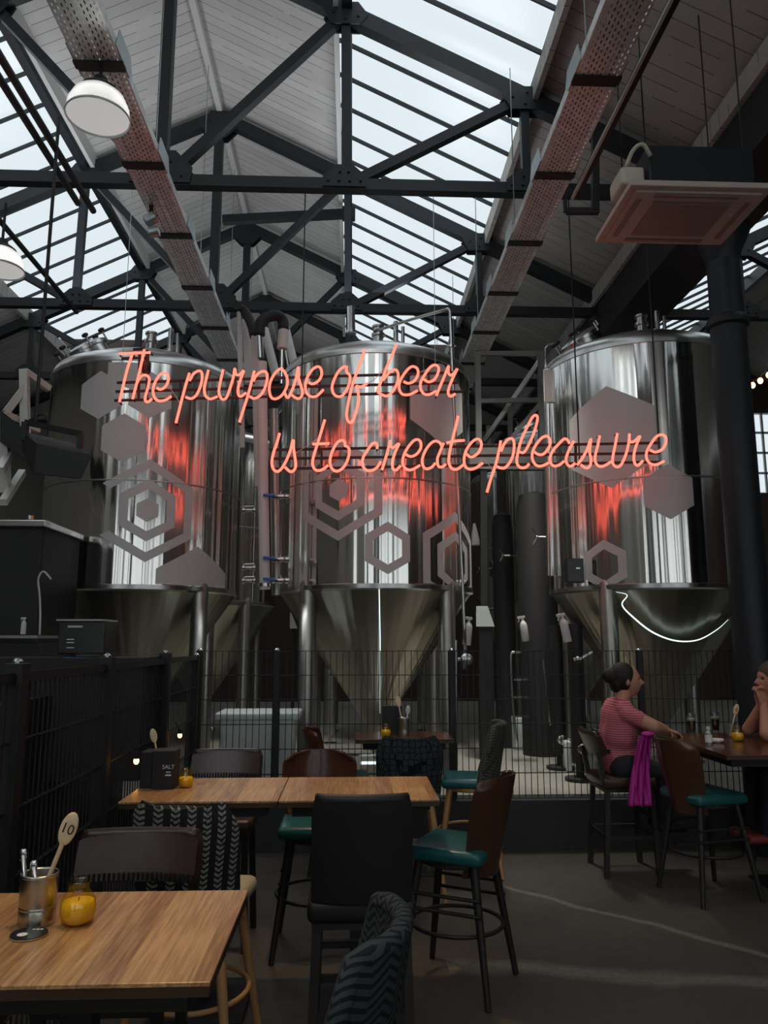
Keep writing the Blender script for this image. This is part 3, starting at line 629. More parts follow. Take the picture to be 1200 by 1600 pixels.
s1 = sign('red neon script reading The purpose of beer, upper line of the sign', SIGN1, rl, [(W(280, 592, SY), W(280, 620, SY)), (W(366, 590, SY), W(366, 617, SY)), (W(671, 580, SY), W(671, 610, SY)), (W(215, 545, SY), W(213, 620, SY)), (W(228, 548, SY), W(226, 618, SY))],
          [[(262, 603), (270, 612), (281, 630)], [(575, 600), (590, 588), (603, 572)]])
for a, b in (((208, 546), (226, 545)), ((190, 560), (232, 559))): MB().beam(W(*a, Y=SY + .07), W(*b, Y=SY + .07), .015, .022).build('rail', M['black'], s1)
tr_ = W(229, 572, SY + .09); MB().lathe([(.03, -.07), (.04, -.05), (.04, .02), (.015, .07), (.012, .15)], tr_, 12).build('transformer', M['neon_dark'], s1, smooth='auto')
rl = [(W(421, 700, SY), W(1036, 689, SY)), (W(421, 714, SY), W(1036, 705, SY)), (W(423, 730, SY), W(1036, 719, SY))]
s2 = sign('red neon script reading is to create pleasure, lower line of the sign', SIGN2, rl, [(W(502, 697, SY), W(502, 728, SY)), (W(655, 696, SY), W(655, 727, SY)), (W(903, 690, SY), W(903, 722, SY))],
          [[(460, 709), (478, 698), (498, 684)], [(747, 727), (755, 717), (765, 728), (769, 736)]])
def rodline(u0, v0, u1, v1, par, r=.004, Y=SY + .08, m='black'):
    a, b = W(u0, v0, Y), W(u1, v1, Y); MB().tube([a, (a.x, Y, b.z)], r, 6).build('hanging_rod', M[m], par)
rodline(207, 296, 205, 622, s1, .003, m='galvplain'); rodline(477, 298, 482, 608, s1, .006); rodline(677, 302, 705, 610, s1, .003, m='galvplain')
rodline(888, 310, 903, 722, s2, .007); rodline(1003, 250, 1018, 700, s2, .007); rodline(480, 600, 482, 728, s2, .006)
# thick black drop rod carrying the speaker
e = W(87, 250, 5.6)
r = thing('loudspeaker', 'black wedge loudspeaker hung at left in front of the left tank', 'loudspeaker', W(90, 700, 5.4))
Q = lambda u, v, Y: W(u, v, Y)
MB().hexa([Q(50, 741, 5.3), Q(127, 750, 5.3), Q(114, 716, 5.62), Q(32, 700, 5.62), Q(56, 691, 5.3), Q(145, 710, 5.3), Q(118, 693, 5.62), Q(38, 674, 5.62)]).build('cabinet', M['black'], r, bevel=.01)
m = MB(); a, b = Q(40, 660, 5.6), Q(126, 678, 5.45); m.beam(a, b, .03, .04).beam(b, b + V(0, 0, -.12), .03, .05, (0, 1, 0)).beam(a, a + V(0, 0, -.14), .04, .05, (0, 1, 0)); m.build('bracket', M['black'], r)
MB().tube([(e.x, 5.6, 5.85), (e.x, 5.6, a.z)], .014, 8).build('drop_rod', M['black'], r)
MB().tube(smooth_path([a, a + V(.08, 0, .05), a + V(.16, -.05, .04), a + V(.2, -.05, -.06)]), .006, 6).build('cable', M['black'], r)

# ------------------------------------------------------------------ fermenting tanks
TR = 1.04
def cylpatch(root, name, m, cx, cy, th0, z0, rings, zlo, zhi, skip=(), R=TR + .002):
    """etched hexagon (or hexagon ring) wrapped on the tank's wall; rings = (outer, inner) radii"""
    ro, ri = rings; mb = MB(); n = 10; vs = {}
    def pt(k, f, rad):
        a0 = math.radians(90 + 60 * k); a1 = math.radians(90 + 60 * (k + 1))
        return (rad * (math.cos(a0) * (1 - f) + math.cos(a1) * f), rad * (math.sin(a0) * (1 - f) + math.sin(a1) * f))
    steps = 8 if ri == 0 else 2
    for k in range(6):
        if k in skip: continue
        grid = []
        for j in range(steps + 1):
            rad = max(ri, .0005) + (ro - max(ri, .0005)) * j / steps; row = []
            for i in range(n + 1):
                x, z = pt(k, i / n, rad); zz = min(max(z0 + z, zlo), zhi); th = th0 + x / TR
                row.append(mb.bm.verts.new((cx + R * math.sin(th), cy - R * math.cos(th), zz)))
            grid.append(row)
        for j in range(steps):
            for i in range(n):
                q = [grid[j][i], grid[j][i + 1], grid[j + 1][i + 1], grid[j + 1][i]]
                zs = [v.co.z for v in q]
                if max(zs) - min(zs) < 1e-5 and (zs[0] in (zlo, zhi)): continue
                mb.face(q)
    bmesh.ops.remove_doubles(mb.bm, verts=list(mb.bm.verts), dist=1e-5)
    return mb.build(name, m, root, smooth=True)
def make_tank(cx, cy, label, zb=2.27, zt=4.56, R=TR, legs=True, top=True, seg=96, group='conical fermenting tanks', legaz=45, maz=215):
    r = thing('fermenting_tank', label, 'fermenting tank', (cx, cy, .4), group)
    c = (cx, cy, 0)
    MB().lathe([(R, zb), (R, zb + (zt - zb) * .3), (R, zb + (zt - zb) * .6), (R, zt)], c, seg, cap=False).build('shell', M['tank'], r, smooth=True)
    prof = [(R, zt), (R + .012, zt + .005), (R + .012, zt + .035), (R, zt + .04)]
    for i in range(13):
        a = PI / 2 * i / 12; prof.append(((R - .14) + .14 * math.cos(a), zt + .045 + .13 * math.sin(a)) if i < 7 else None)
    prof = [p for p in prof if p]
    r0, z0 = prof[-1]
    for i in range(1, 13):
        t = i / 12; prof.append((r0 * (1 - t) + .0 * t + 1e-4, z0 + .30 * math.sin(t * PI / 2)))
    MB().lathe(prof, c, seg, cap=False).build('dome', M['dome'], r, smooth='auto')
    MB().lathe([(R - .002, zb + .01), (R + .008, zb + .005), (R + .006, zb - .035), (R - .05, zb - .06)], c, seg, cap=False).build('lower_rim', M['ss'], r, smooth='auto')
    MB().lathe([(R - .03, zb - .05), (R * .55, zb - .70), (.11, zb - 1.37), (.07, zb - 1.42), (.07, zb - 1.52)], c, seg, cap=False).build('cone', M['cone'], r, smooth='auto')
    for zz in (zb + 1.02,):
        MB().lathe([(R + .001, zz), (R + .004, zz + .008), (R + .001, zz + .016)], c, seg, cap=False).build('weld_seam', M['ssdull'], r, smooth=True)
    MB().lathe([(.10, zb - 1.52), (.10, zb - 1.56), (.06, zb - 1.56), (.05, zb - 1.66)], c, 24).build('outlet_flange', M['ss'], r, smooth='auto')
    o = MB().tube([(cx, cy, zb - 1.62), (cx, cy, zb - 1.7), (cx + .1, cy - .15, zb - 1.74), (cx + .25, cy - .35, zb - 1.74)], .035, 10).build('outlet_pipe', M['ss'], r, smooth=True)
    if legs:
        for k in range(4):
            a = math.radians(legaz + 90 * k); lx, ly = cx + .93 * R * math.cos(a), cy + .93 * R * math.sin(a)
            l = MB().lathe([(.085, .52), (.085, zb + .02), (.06, zb + .10), (.01, zb + .14)], (lx, ly, 0), 20).build('leg', M['ssdull'], r, smooth='auto')
            MB().lathe([(.10, .40), (.10, .415), (.03, .43), (.03, .53), (.07, .53), (.07, .54)], (lx, ly, 0), 18).build('levelling_foot', M['ss'], l, smooth='auto')
    if top:
        az = math.radians(maz); d = V(math.cos(az), math.sin(az), 0)
        mc = V(cx, cy, zt + .22) + d * (R * .64); ax = (V(0, 0, 1) + d * .75).normalized(); Mx = V(0, 0, 1).rotation_difference(ax).to_matrix()
        mw = MB().lathe([(.23, -.12), (.23, .12), (.26, .125), (.26, .16), (.20, .19), (.02, .21)], mc, 32, Mx).build('manway', M['ss'], r, smooth='auto')
        for k in range(6):
            a = 2 * PI * k / 6; p = mc + Mx @ V(.27 * math.cos(a), .27 * math.sin(a), .12)
            kb = MB(); kb.tube([p, p + ax * .12], .010, 6); kb.build('clamp_bolt', M['ss'], mw)
            MB().lathe([(.012, .10), (.035, .11), (.035, .135), (.01, .145)], p, 10, Mx).build('clamp_knob', M['black'], mw, smooth='auto')
        zt2 = zt + .44
        MB().lathe([(.055, 0), (.055, .10), (.075, .10), (.075, .13), (.055, .13), (.055, .2), (.07, .2), (.07, .22)], (cx + .02, cy - .15, zt2), 20).build('vent_stub', M['ss'], r, smooth='auto')
        MB().tube([(cx + .22, cy - .1, zt2 - .03), (cx + .22, cy - .1, zt2 + .30)], .028, 12).tube([(cx + .30, cy - .1, zt2 - .03), (cx + .30, cy - .1, zt2 + .24)], .02, 12).build('relief_pipe', M['ss'], r, smooth='auto')
        MB().lathe([(.03, 0), (.06, .01), (.06, .03), (.03, .04)], (cx + .22, cy - .1, zt2), 14).build('clamp_ring', M['ss'], r, smooth='auto')
    return r
LX, LY, MX, MY, RX_, RY = -2.31, 8.5, .25, 8.3, 3.17, 8.1
tL = make_tank(LX, LY, 'left stainless tank etched with concentric hexagons', zt=4.52, legaz=52)
tM = make_tank(MX, MY, 'middle stainless tank behind the neon words, etched hexagons low on it', maz=30)
tR = make_tank(RX_, RY, 'right stainless tank with one big etched hexagon, beside the round column', zt=4.65, maz=198)
rad = math.radians
def hexs(t, cx, cy, items, zlo, zhi):
    for th, z, ro, ri, sk in items: cylpatch(t, 'etched_hexagon' if ri == 0 else 'etched_hexagon_ring', M['etch'], cx, cy, rad(th), z, (ro, ri), zlo, zhi, sk)
hexs(tL, LX, LY, [(-12.4, 4.165, .25, 0, ()), (15.2, 4.176, .24, 0, ()), (2, 3.72, .248, 0, ()), (3, 4.47, .24, 0, ()), (16.8, 3.005, .512, .415, (1,)), (16.8, 3.005, .31, .21, ()), (16.8, 3.005, .12, 0, ()), (46, 2.19, .49, 0, ())], 2.285, 4.50)
hexs(tM, MX, MY, [(-22, 3.19, .50, .405, ()), (-22, 3.19, .305, .21, ()), (-22, 3.19, .112, 0, ()), (4.7, 2.616, .252, .16, ()), (48.5, 2.52, .507, .41, ()), (48.5, 2.52, .31, .215, ()), (38.2, 4.12, .44, 0, ())], 2.285, 4.54)
hexs(tR, RX_, RY, [(-38.2, 3.738, .52, 0, ()), (-8.9, 3.146, .267, 0, ()), (-44, 2.468, .25, .155, ())], 2.285, 4.63)
bk = [(LX + .15, 11.4, 'stainless tank directly behind the left tank, its edge showing between the pipes'), (MX + .15, 11.2, 'stainless tank directly behind the middle tank'),
      (RX_, 11.0, 'stainless tank behind the right tank, seen through the steel platform frame'), (RX_, 13.6, 'farthest stainless tank of the right-hand row, low behind the platform')]
for x, y, lb in bk: dup_ = make_tank(x, y, lb, zt=4.5, seg=48, group='conical fermenting tanks')
# reflection line on the middle cone, drawn as a thin glowing tube
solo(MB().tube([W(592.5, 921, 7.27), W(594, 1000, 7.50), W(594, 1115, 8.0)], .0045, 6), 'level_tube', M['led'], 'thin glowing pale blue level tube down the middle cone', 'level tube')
# ------------------------------------------------------------------ pipes between left and middle tanks
def pipe(pts, rr, m, label, clamps=(), name='pipe', elbow=None, cat='pipe'):
    r = thing(name, label, cat, pts[-1])
    MB().tube(pts, rr, 16).build('run', m, r, smooth='auto')
    for p, ax in clamps: MB().lathe([(rr, -.02), (rr + .014, -.015), (rr + .014, .015), (rr, .02)], p, 16).build('clamp', M['ss'], r, smooth='auto')
    return r
pa = pipe([W(409, 566, 7.45), W(411, 740, 7.45), W(414, 921, 7.45)], .052, M['pipewhite'], 'white lagged vertical pipe between left and middle tanks, the longest and nearest', [(W(414, 914, 7.45), 0)])
MB().tube([W(407, 560, 7.46), W(405, 525, 7.46)], .035, 12).build('copper_stub', M['ss'], pa, smooth='auto')
MB().tube(smooth_path([W(405, 524, 7.46), W(406, 508, 7.46), W(415, 497, 7.5), W(431, 493, 7.55), W(441, 500, 7.6), W(443, 516, 7.6)], 5), .058, 16).build('black_elbow', M['rubber'], pa, smooth=True)
MB().tube([W(443, 516, 7.6), W(441, 545, 7.6)], .055, 16).build('white_end', M['pipewhite'], pa, smooth='auto')
MB().tube([W(441, 546, 7.6), W(440, 600, 7.6)], .02, 10).build('drop', M['ss'], pa)
pb = pipe([W(374, 488, 7.9), W(376, 575, 7.9), W(379, 700, 7.9)], .028, M['pipewhite'], 'thin white vertical pipe beside the end of the left cable tray')
pc = pipe([W(385, 500, 8.3), W(390, 600, 8.3)], .05, M['pipewhite'], 'white lagged pipe behind the thin white pipe')
MB().tube(smooth_path([W(375, 482, 7.9), W(383, 488, 7.9), W(392, 505, 7.8), W(398, 526, 7.7)], 4), .052, 14).build('black_elbow', M['rubber'], pc, smooth=True)
MB().tube([W(398, 526, 7.7), W(401, 640, 7.7), W(404, 760, 7.7)], .040, 14).build('lower_run', M['pipewhite'], pc, smooth='auto')
pipe([W(413, 515, 8.6), W(432, 590, 8.4)], .05, M['pipewhite'], 'slanting white lagged pipe left of the black elbow')
pipe([W(446, 512, 8.9), W(462, 580, 8.7)], .05, M['pipewhite'], 'slanting white lagged pipe running behind the middle tank shoulder')
pipe([W(428, 640, 7.7), W(430, 800, 7.7), W(432, 930, 7.7)], .05, M['ssdull'], 'bare grey vertical pipe just right of the long white pipe')
for i, v in enumerate((774, 872, 905)):
    p = W(438, v + 2, 7.45); h = W(420, v, 7.42)
    r = thing('ball_valve', ('upper', 'middle', 'lowest')[i] + ' blue-handled ball valve right of the long white pipe', 'valve', p, 'blue-handled ball valves')
    MB().beam(W(411, v - 1, 7.38), W(430, v + 1, 7.40), .035, .024).build('handle', M['blue'], r, bevel=.005)
    MB().lathe([(.02, -.09), (.032, -.08), (.032, -.05), (.022, -.04), (.035, 0), (.022, .04), (.032, .05), (.032, .08), (.02, .09)], p, 14, Matrix.Rotation(PI / 2, 3, 'Y')).build('body', M['ss'], r, smooth='auto')
    MB().tube([p, p + V(0, 0, .05)], .012, 8).build('stem', M['ss'], r)
for i, v in enumerate((797, 887, 907)):
    p = W(390, v, 7.9)
    r = thing('pipe_clamp', ('upper', 'middle', 'lowest')[i] + ' bright pipe fitting on the right edge of the left tank', 'pipe fitting', p, 'bright fittings on the left tank')
    MB().lathe([(.02, -.08), (.034, -.07), (.034, -.05), (.02, -.04), (.02, .03), (.034, .04), (.034, .06), (.02, .07)], p, 14, Matrix.Rotation(PI / 2, 3, 'Y')).build('body', M['ss'], r, smooth='auto')
    MB().beam(p + V(-.05, -.02, .035), p + V(.05, -.02, .04), .012, .008).build('lever', M['ss'], r)
# bent pipe over the middle tank
r = thing('cleaning_pipe', 'slim stainless pipe bent over the top right of the middle tank', 'pipe', W(727, 1015, 7.2))
P = [W(585, 518, 7.9), W(640, 500, 7.6), W(690, 486, 7.25), W(701, 484, 7.2), W(704, 500, 7.2), W(708, 600, 7.2), W(714, 740, 7.2), W(722, 900, 7.2), W(727, 1018, 7.2)]
MB().tube(smooth_path(P, 3), .016, 10).build('run', M['ss'], r, smooth=True)
for p in (W(705, 541, 7.2), W(720, 908, 7.2)): MB().box(p, (.09, .03, .012)).lathe([(.03, -.012), (.03, .012)], p, 12).build('clamp', M['ss'], r)
MB().lathe([(.03, 0), (.055, .01), (.055, .05), (.03, .06)], W(728, 1030, 7.15), 16, RX90).build('gauge', M['ss'], r, smooth='auto')
MB().tube([W(727, 1015, 7.2), W(727, 1045, 7.2)], .02, 8).tube([W(715, 1030, 7.2), W(738, 1028, 7.2)], .014, 8).build('valve_body', M['ss'], r)
pipe([W(548, 480, 8.1), W(549, 522, 8.1)], .045, M['ss'], 'short bright pipe standing on top of the middle tank dome', [(W(549, 519, 8.1), 0)], 'vent_pipe')
pipe([W(440, 515, 9.5), W(462, 640, 9.5)], .012, M['ss'], 'slim steel pipe slanting past the middle tank left edge')
pipe([W(712, 1000, 7.1), W(713, 1255, 7.1)], .016, M['ss'], 'slim upright steel pipe behind the fence at the middle tank right leg')
# ------------------------------------------------------------------ steel platform between middle and right tank
r = thing('steel_platform', 'square stainless platform frame with braces, between middle and right tanks', 'platform', W(795, 740, 9.3))
Y = 9.3
def fr(lst, w, mname='frame', m='ssdull', par=r):
    for (u0, v0, ya, u1, v1, yb) in lst: MB().beam(W(u0, v0, ya), W(u1, v1, yb), w, w).build(mname, M[m], par)
fr([(746, 552, Y, 748, 700, Y), (844, 552, Y, 846, 700, Y)], .07, 'post')
fr([(742, 553, Y, 848, 552, Y), (750, 627, Y, 846, 625, Y), (846, 560, Y, 756, 690, Y + .3), (846, 628, Y, 782, 706, Y)], .055, 'rail')
fr([(763, 665, 10.4, 763, 700, 10.4), (797, 625, 10.1, 797, 700, 10.1)], .06, 'post')
MB().box(W(795, 716, Y), (1.15, .1, .30)).build('edge_beam', M['ssdull'], r)
MB().box(W(800, 697, Y), (.95, .12, .02)).build('deck', M['ss'], r)
fr([(755, 735, Y, 756, 1180, Y)], .08, 'post', 'black')
r = thing('steel_stairs', 'stainless stair with pale handrails at the left edge above the loudspeaker', 'stairs', W(20, 800, 7.2)); Y = 6.9
fr([(38, 578, Y, 40, 690, Y), (7, 645, 6.8, 9, 770, 6.8)], .07, 'post', 'brightsteel', r)
fr([(38, 580, Y, 77, 608, Y + .2), (9, 645, 6.8, 40, 604, Y), (9, 648, 6.8, 60, 672, Y + .2), (0, 735, 6.6, 20, 700, 6.9), (5, 785, 6.6, 35, 738, 7.1)], .06, 'rail', 'brightsteel', r)
MB().hexa([W(0, 690, 6.7), W(80, 745, 6.7), W(80, 745, 7.0), W(0, 690, 7.0), W(0, 640, 6.7), W(80, 705, 6.7), W(80, 705, 7.0), W(0, 640, 7.0)]).build('stringer', M['black'], r)
# ------------------------------------------------------------------ small vessel and bar back at the left
r = thing('hot_liquor_tank', 'dark square steel vessel with bright top rim at the left edge', 'vessel', W(20, 1000, 6.6)); a = W(57, 818, 6.4)
MB().box((a.x - .7, 7.0, 1.55), (1.4, .9, 2.35)).build('body', M['black'], r, bevel=.02)
MB().box((a.x - .69, 6.98, 2.72), (1.44, .94, .06)).build('top_rim', M['ss'], r, bevel=.01)
MB().tube([W(47, 812, 6.8), W(47, 806, 6.8)], .03, 10).build('knob', M['ss'], r)
c = W(64, 890, 10.4); solo(MB().lathe([(.42, 0), (.42, 2.75), (.36, 2.85), (.05, 2.91)], (c.x, 10.4, .4), 32), 'steel_drum', M['ss'], 'upright pale steel vessel between the square vessel and left tank', 'vessel', smooth='auto')
r = thing('star_handle', 'bright three-armed handwheel left of the left tank', 'handwheel', W(71, 862, 8.0), 'three-armed handwheels')
def star(r, c, R=.085):
    for k in range(3):
        a = PI / 2 + k * 2 * PI / 3 + .5; MB().tube([c, c + V(R * math.cos(a), -.02, R * math.sin(a))], .011, 6).build('arm', M['ss'], r)
    MB().ball(c, .022, 10).build('hub', M['ss'], r, smooth=True)
star(r, W(71, 862, 8.0))
for (u, v, Y, R, lb) in ((839, 839, 9.0, .11, 'largest bright three-armed handwheel between middle and right tanks'), (786, 868, 9.85, .09, 'second bright three-armed handwheel, down left of the largest'), (749, 888, 11.0, .075, 'smallest bright three-armed handwheel, nearest the middle tank')):
    r = thing('star_handle', lb, 'handwheel', W(u, v, Y), 'three-armed handwheels'); star(r, W(u, v, Y), R)
    MB().tube([W(u, v, Y), W(u, v, Y) + V(.26 * R / .11, .02, 0)], .012, 8).build('shaft', M['ss'], r)
    q = W(u, v, Y) + V(.28 * R / .11, .03, 0); MB().lathe([(.12, -.02), (.12, .02), (.03, .03)], q, 20, Matrix.Rotation(PI / 2, 3, 'Y')).build('door_plate', M['ssdull'], r, smooth='auto')
for (u0, u1, vt, Y, lb) in ((768, 800, 800, 10.2, 'dim black round vessel, farther back in the aisle'), (806, 864, 768, 9.45, 'black round-shouldered vessel beneath the steel platform')):
    a, b = W(u0, vt, Y), W(u1, vt, Y); rr = (b.x - a.x) / 2; c = V((a.x + b.x) / 2, Y, .4)
    solo(MB().lathe([(rr, 0), (rr, a.z - .62), (rr * .8, a.z - .45), (rr * .1, a.z - .4)], c, 32), 'round_vessel', M['rubber'], lb, 'vessel', smooth='auto')
# hose, spray bottles, buckets, white tub
solo(MB().tube(smooth_path([W(80, 905, 6.4), W(68, 893, 6.4), W(60, 905, 6.4), W(62, 930, 6.4), W(63, 960, 6.4), W(62, 992, 6.4)], 5), .008, 6), 'hose', M['white'], 'thin looped pale hose hanging behind the bar counter', 'hose', smooth=True)
def spray(u, v, Y, tilt, label, s=1.0):
    p = W(u, v, Y); r = thing('spray_bottle', label, 'spray bottle', p, 'white trigger spray bottles'); R = Matrix.Rotation(tilt, 3, 'Y')
    MB().lathe([(.038 * s, 0), (.042 * s, .01 * s), (.040 * s, .17 * s), (.032 * s, .20 * s), (.015 * s, .225 * s)], p, 18, R).build('bottle', M['white'], r, smooth='auto')
    MB().lathe([(.014 * s, .225 * s), (.014 * s, .25 * s)], p, 12, R).build('neck', M['white'], r)
    m = MB(); q = p + R @ V(0, 0, .262 * s); m.beam(q - R @ V(.055 * s, 0, .0), q + R @ V(.03 * s, 0, 0), .022 * s, .028 * s); m.beam(q - R @ V(.03 * s, 0, 0), q - R @ V(.05 * s, 0, .05 * s), .012 * s, .012 * s); m.build('trigger', M['white'], r, bevel=.003)
spray(887, 1003, 7.4, -.18, 'white spray bottle hung tilted at the right tank leg', 1.0)
spray(822, 1002, 8.4, -.14, 'dimmer white spray bottle hung left of the tilted one', 1.0)
spray(729, 1008, 7.6, .12, 'white spray bottle hung beside the middle tank cleaning pipe', 1.0)
spray(36, 991, 5.9, 0, 'small pump bottle standing on the bar counter', .45)
r = thing('storage_tub', 'white plastic tub with lid behind the fence below the left tank', 'tub', W(404, 1215, 7.6)); z0 = .44
x0, x1 = W(336, 1110, 7.05).x, W(468, 1110, 7.05).x; cxx = (x0 + x1) / 2; zt_ = W(400, 1120, 7.05).z
MB().box((cxx, 7.27, (z0 + zt_) / 2), (x1 - x0 - .16, .40, zt_ - z0), top=1.16).build('body', M['bin'], r, bevel=.03)
MB().rbox((cxx, 7.27, zt_), (x1 - x0, .48, .07), .02).build('lid', M['bin'], r, smooth='auto')
r = thing('equipment_cabinet', 'small pale slanted cabinet deep behind the cleaning pipe', 'cabinet', W(758, 979, 9.1))
MB().hexa([W(744, 979, 9), W(773, 979, 9), W(773, 979, 9.2), W(744, 979, 9.2), W(744, 947, 9), W(762, 947, 9), W(762, 947, 9.2), W(744, 947, 9.2)]).build('hood', M['bin'], r)
q = W(757, 979, 9.1); MB().box((q.x, 9.1, (q.z + .4) / 2), (.16, .16, q.z - .4)).build('post', M['black'], r)
solo(MB().tube([W(743, 852, 10), W(742, 832, 10), W(741, 818, 10)], [.07, .04, .015], 12), 'funnel', M['white'], 'pale cone-shaped funnel left of the smallest handwheel', 'funnel', smooth='auto')
m = MB(); c = W(753, 940, 9.5); m.ball(c + V(0, 0, .06), .035, 12).tube([c + V(0, 0, .04), c + V(0, 0, -.08)], .022, 10).ball(c + V(0, 0, -.07), .04, 10); solo(m, 'door_knob_fitting', M['ss'], 'bright knobbed fitting above the white slanted panel', 'fitting', smooth=True)
# step ladder and floor things behind the fence
r = thing('step_ladder', 'folded steel stepladder standing behind the fence left of the woman', 'ladder', W(806, 1168, 8.9))
MB().tube(smooth_path([W(815, 1019, 8.9), W(803, 1019, 8.9), W(798, 1026, 8.9), W(800, 1080, 8.9), W(804, 1130, 8.9), W(808, 1168, 8.9)], 3), .017, 8).build('rail', M['ss'], r, smooth=True)
MB().tube([W(848, 1030, 8.9), W(853, 1080, 8.9), W(860, 1133, 8.9)], .017, 8).build('rail', M['ss'], r)
for v in (1062, 1089, 1119): MB().beam(W(803, v, 8.9), W(830, v, 8.9), .05, .02).build('step', M['ss'], r)
def floorbox(u0, u1, vt, vb, lb, nm='bucket', m='bin', dy=.25):
    a = W(u0, vb, z=.402); Y = a.y; b = W(u1, vb, Y); t = W(u0, vt, Y)
    return solo(MB().rbox(((a.x + b.x) / 2, Y + dy / 2, (t.z + .402) / 2), (b.x - a.x, dy, t.z - .402), .02), nm, M[m], lb, nm.replace('_', ' '), smooth='auto')
floorbox(805, 832, 1121, 1172, 'grey-white bin behind the stepladder foot')
floorbox(886, 895, 1158, 1206, 'narrow pale container left of the dark standing pump')
floorbox(918, 932, 1178, 1206, 'pale low box behind the steel leg by the woman')
floorbox(917, 932, 1146, 1165, 'small white rounded container near the womans back', m='white')
# grouped dark uprights (pump stands)
for (u, vb, w_, lb) in ((876, 1200, 20, 'dark thick post on a foot, nearer the stepladder behind the fence'), (907, 1218, 24, 'dark thick post on a foot, closest left of the woman')):
    p = W(u, vb, z=.41); rr = w_ / 2 / 1200 * p.y; r = thing('pump_stand', lb, 'stand', p, 'dark stands behind the fence')
    MB().lathe([(rr, .16), (rr, 1.5)], p, 20).build('post', M['black'], r, smooth='auto')
    MB().lathe([(.15, 0), (.15, .02), (.04, .03), (.04, .16), (rr, .16)], p, 20).build('foot', M['black'], r, smooth='auto')
    MB().tube([p + V(.0, -rr, .30), p + V(.35, -rr, .30)], .015, 8).build('side_pipe', M['ss'], r)
    MB().lathe([(.03, -.03), (.05, -.02), (.05, .02), (.03, .03)], p + V(0, -rr - .02, .30), 12, RX90).build('valve', M['ss'], r, smooth='auto')
solo(MB().beam(W(905, 1168, 8.4), W(945, 1190, 7.6), .06, .05), 'drain_ramp', M['ssdull'], 'slanting grey steel bar low behind the fence by the tank leg', 'bar')
solo(MB().box(W(580, 1192, 7.6), (.20, .03, .022)), 'lamp_strip', M['led'], 'short glowing white strip low under the back table', 'light strip')  # glowing strip added to light the middle cone from below
solo(MB().beam(W(465, 1180, 7.8), W(700, 1178, 7.8), .05, .02), 'floor_channel', M['ss'], 'bright steel channel on the floor behind the back table', 'channel')
solo(MB().beam(W(905, 1030, 7.3), W(925, 1018, 7.3), .02, .02).tube([W(897, 1033, 7.3), W(905, 1030, 7.3)], .03, 8), 'sample_valve', M['ss'], 'small bright sample valve pointing left at the right tank leg', 'valve')
r = thing('notice_board', 'sliver of white board showing left of the middle tank leg', 'board', W(459, 982, 12))
MB().hexa([W(465, 982, 12), W(453, 982, 12), W(453, 982, 12.1), W(465, 982, 12.1), W(455, 957, 12), W(453, 957, 12), W(453, 957, 12.1), W(455, 957, 12.1)]).build('face', M['white'], r)
q = W(459, 982, 12); MB().box((q.x, 12.05, (q.z + .4) / 2), (.05, .05, q.z - .4)).build('post', M['black'], r)
r = thing('control_box', 'black electrical box on the left flank of the right tank', 'control box', W(895, 890, 7.5)); MB().box(W(897, 892, 7.45), (.17, .10, .24)).build('case', M['blackgloss'], r, bevel=.01); MB().box(W(903, 888, 7.38), (.04, .01, .015)).build('catch', M['ss'], r)
# curved reflection on the right tank cone, drawn as a glowing tube
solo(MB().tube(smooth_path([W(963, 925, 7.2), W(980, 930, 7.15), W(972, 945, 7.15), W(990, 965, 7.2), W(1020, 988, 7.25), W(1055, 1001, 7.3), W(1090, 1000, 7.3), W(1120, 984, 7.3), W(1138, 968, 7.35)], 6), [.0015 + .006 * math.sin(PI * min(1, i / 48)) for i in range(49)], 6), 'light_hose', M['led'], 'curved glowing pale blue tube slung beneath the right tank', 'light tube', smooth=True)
# ------------------------------------------------------------------ bar counter, till
r = thing('bar_counter', 'dark bar counter with pale top edge at the far left', 'counter', W(20, 1010, 5.9))
a = W(68, 993, 5.9); MB().box((a.x - 1.5, 6.1, .98), (3.0, .6, 1.5)).build('body', M['black'], r); MB().box((a.x - 1.5, 6.08, a.z - .01), (3.02, .66, .02)).build('worktop', M['ssdull'], r)
r = thing('till_printer', 'black till printer with pale buttons standing by the left fence', 'printer', W(125, 1022, 5.4))
a, b = W(92, 970, 5.4), W(161, 1022, 5.4); MB().box(((a.x + b.x) / 2, 5.55, (a.z + b.z) / 2), (b.x - a.x, .3, a.z - b.z)).build('case', M['blackgloss'], r, bevel=.008)
MB().box(((a.x + b.x) / 2, 5.52, a.z + .004), (b.x - a.x, .34, .012)).build('lid', M['ssdull'], r)
MB().box(W(118, 979, 5.39), (.10, .01, .014)).build('display', M['bin'], r)
for v in (999, 1004, 1012): MB().box(W(110, v, 5.39), (.05, .006, .006)).build('button', M['label'], r)
solo(MB().box((a.x + .02, 5.35, b.z - .40), (1.3, .5, .76)), 'back_counter', M['black'], 'dark counter under the till printer, behind the left fence', 'counter')
m = MB(); m.beam(W(100, 1028, 5.15), W(165, 1030, 5.15), .03, .012); solo(m, 'blue_tool', M['blue'], 'flat blue tool lying in front of the till printer', 'tool')

r = thing('gauge_column', 'slim steel column with pale label plate at the left shoulder of the right tank', 'column', W(857, 800, 8.0))
MB().tube([W(856, 578, 8.0), W(862, 900, 8.0)], .055, 16).build('tube', M['ss'], r, smooth='auto')
MB().box(W(857, 603, 7.93), (.10, .02, .36)).build('label_plate', M['brightsteel'], r)
MB().tube([W(853, 575, 8.0), W(852, 545, 8.0), W(858, 538, 8.0), W(868, 536, 8.0)], .014, 8).build('top_pipe', M['ss'], r, smooth='auto')

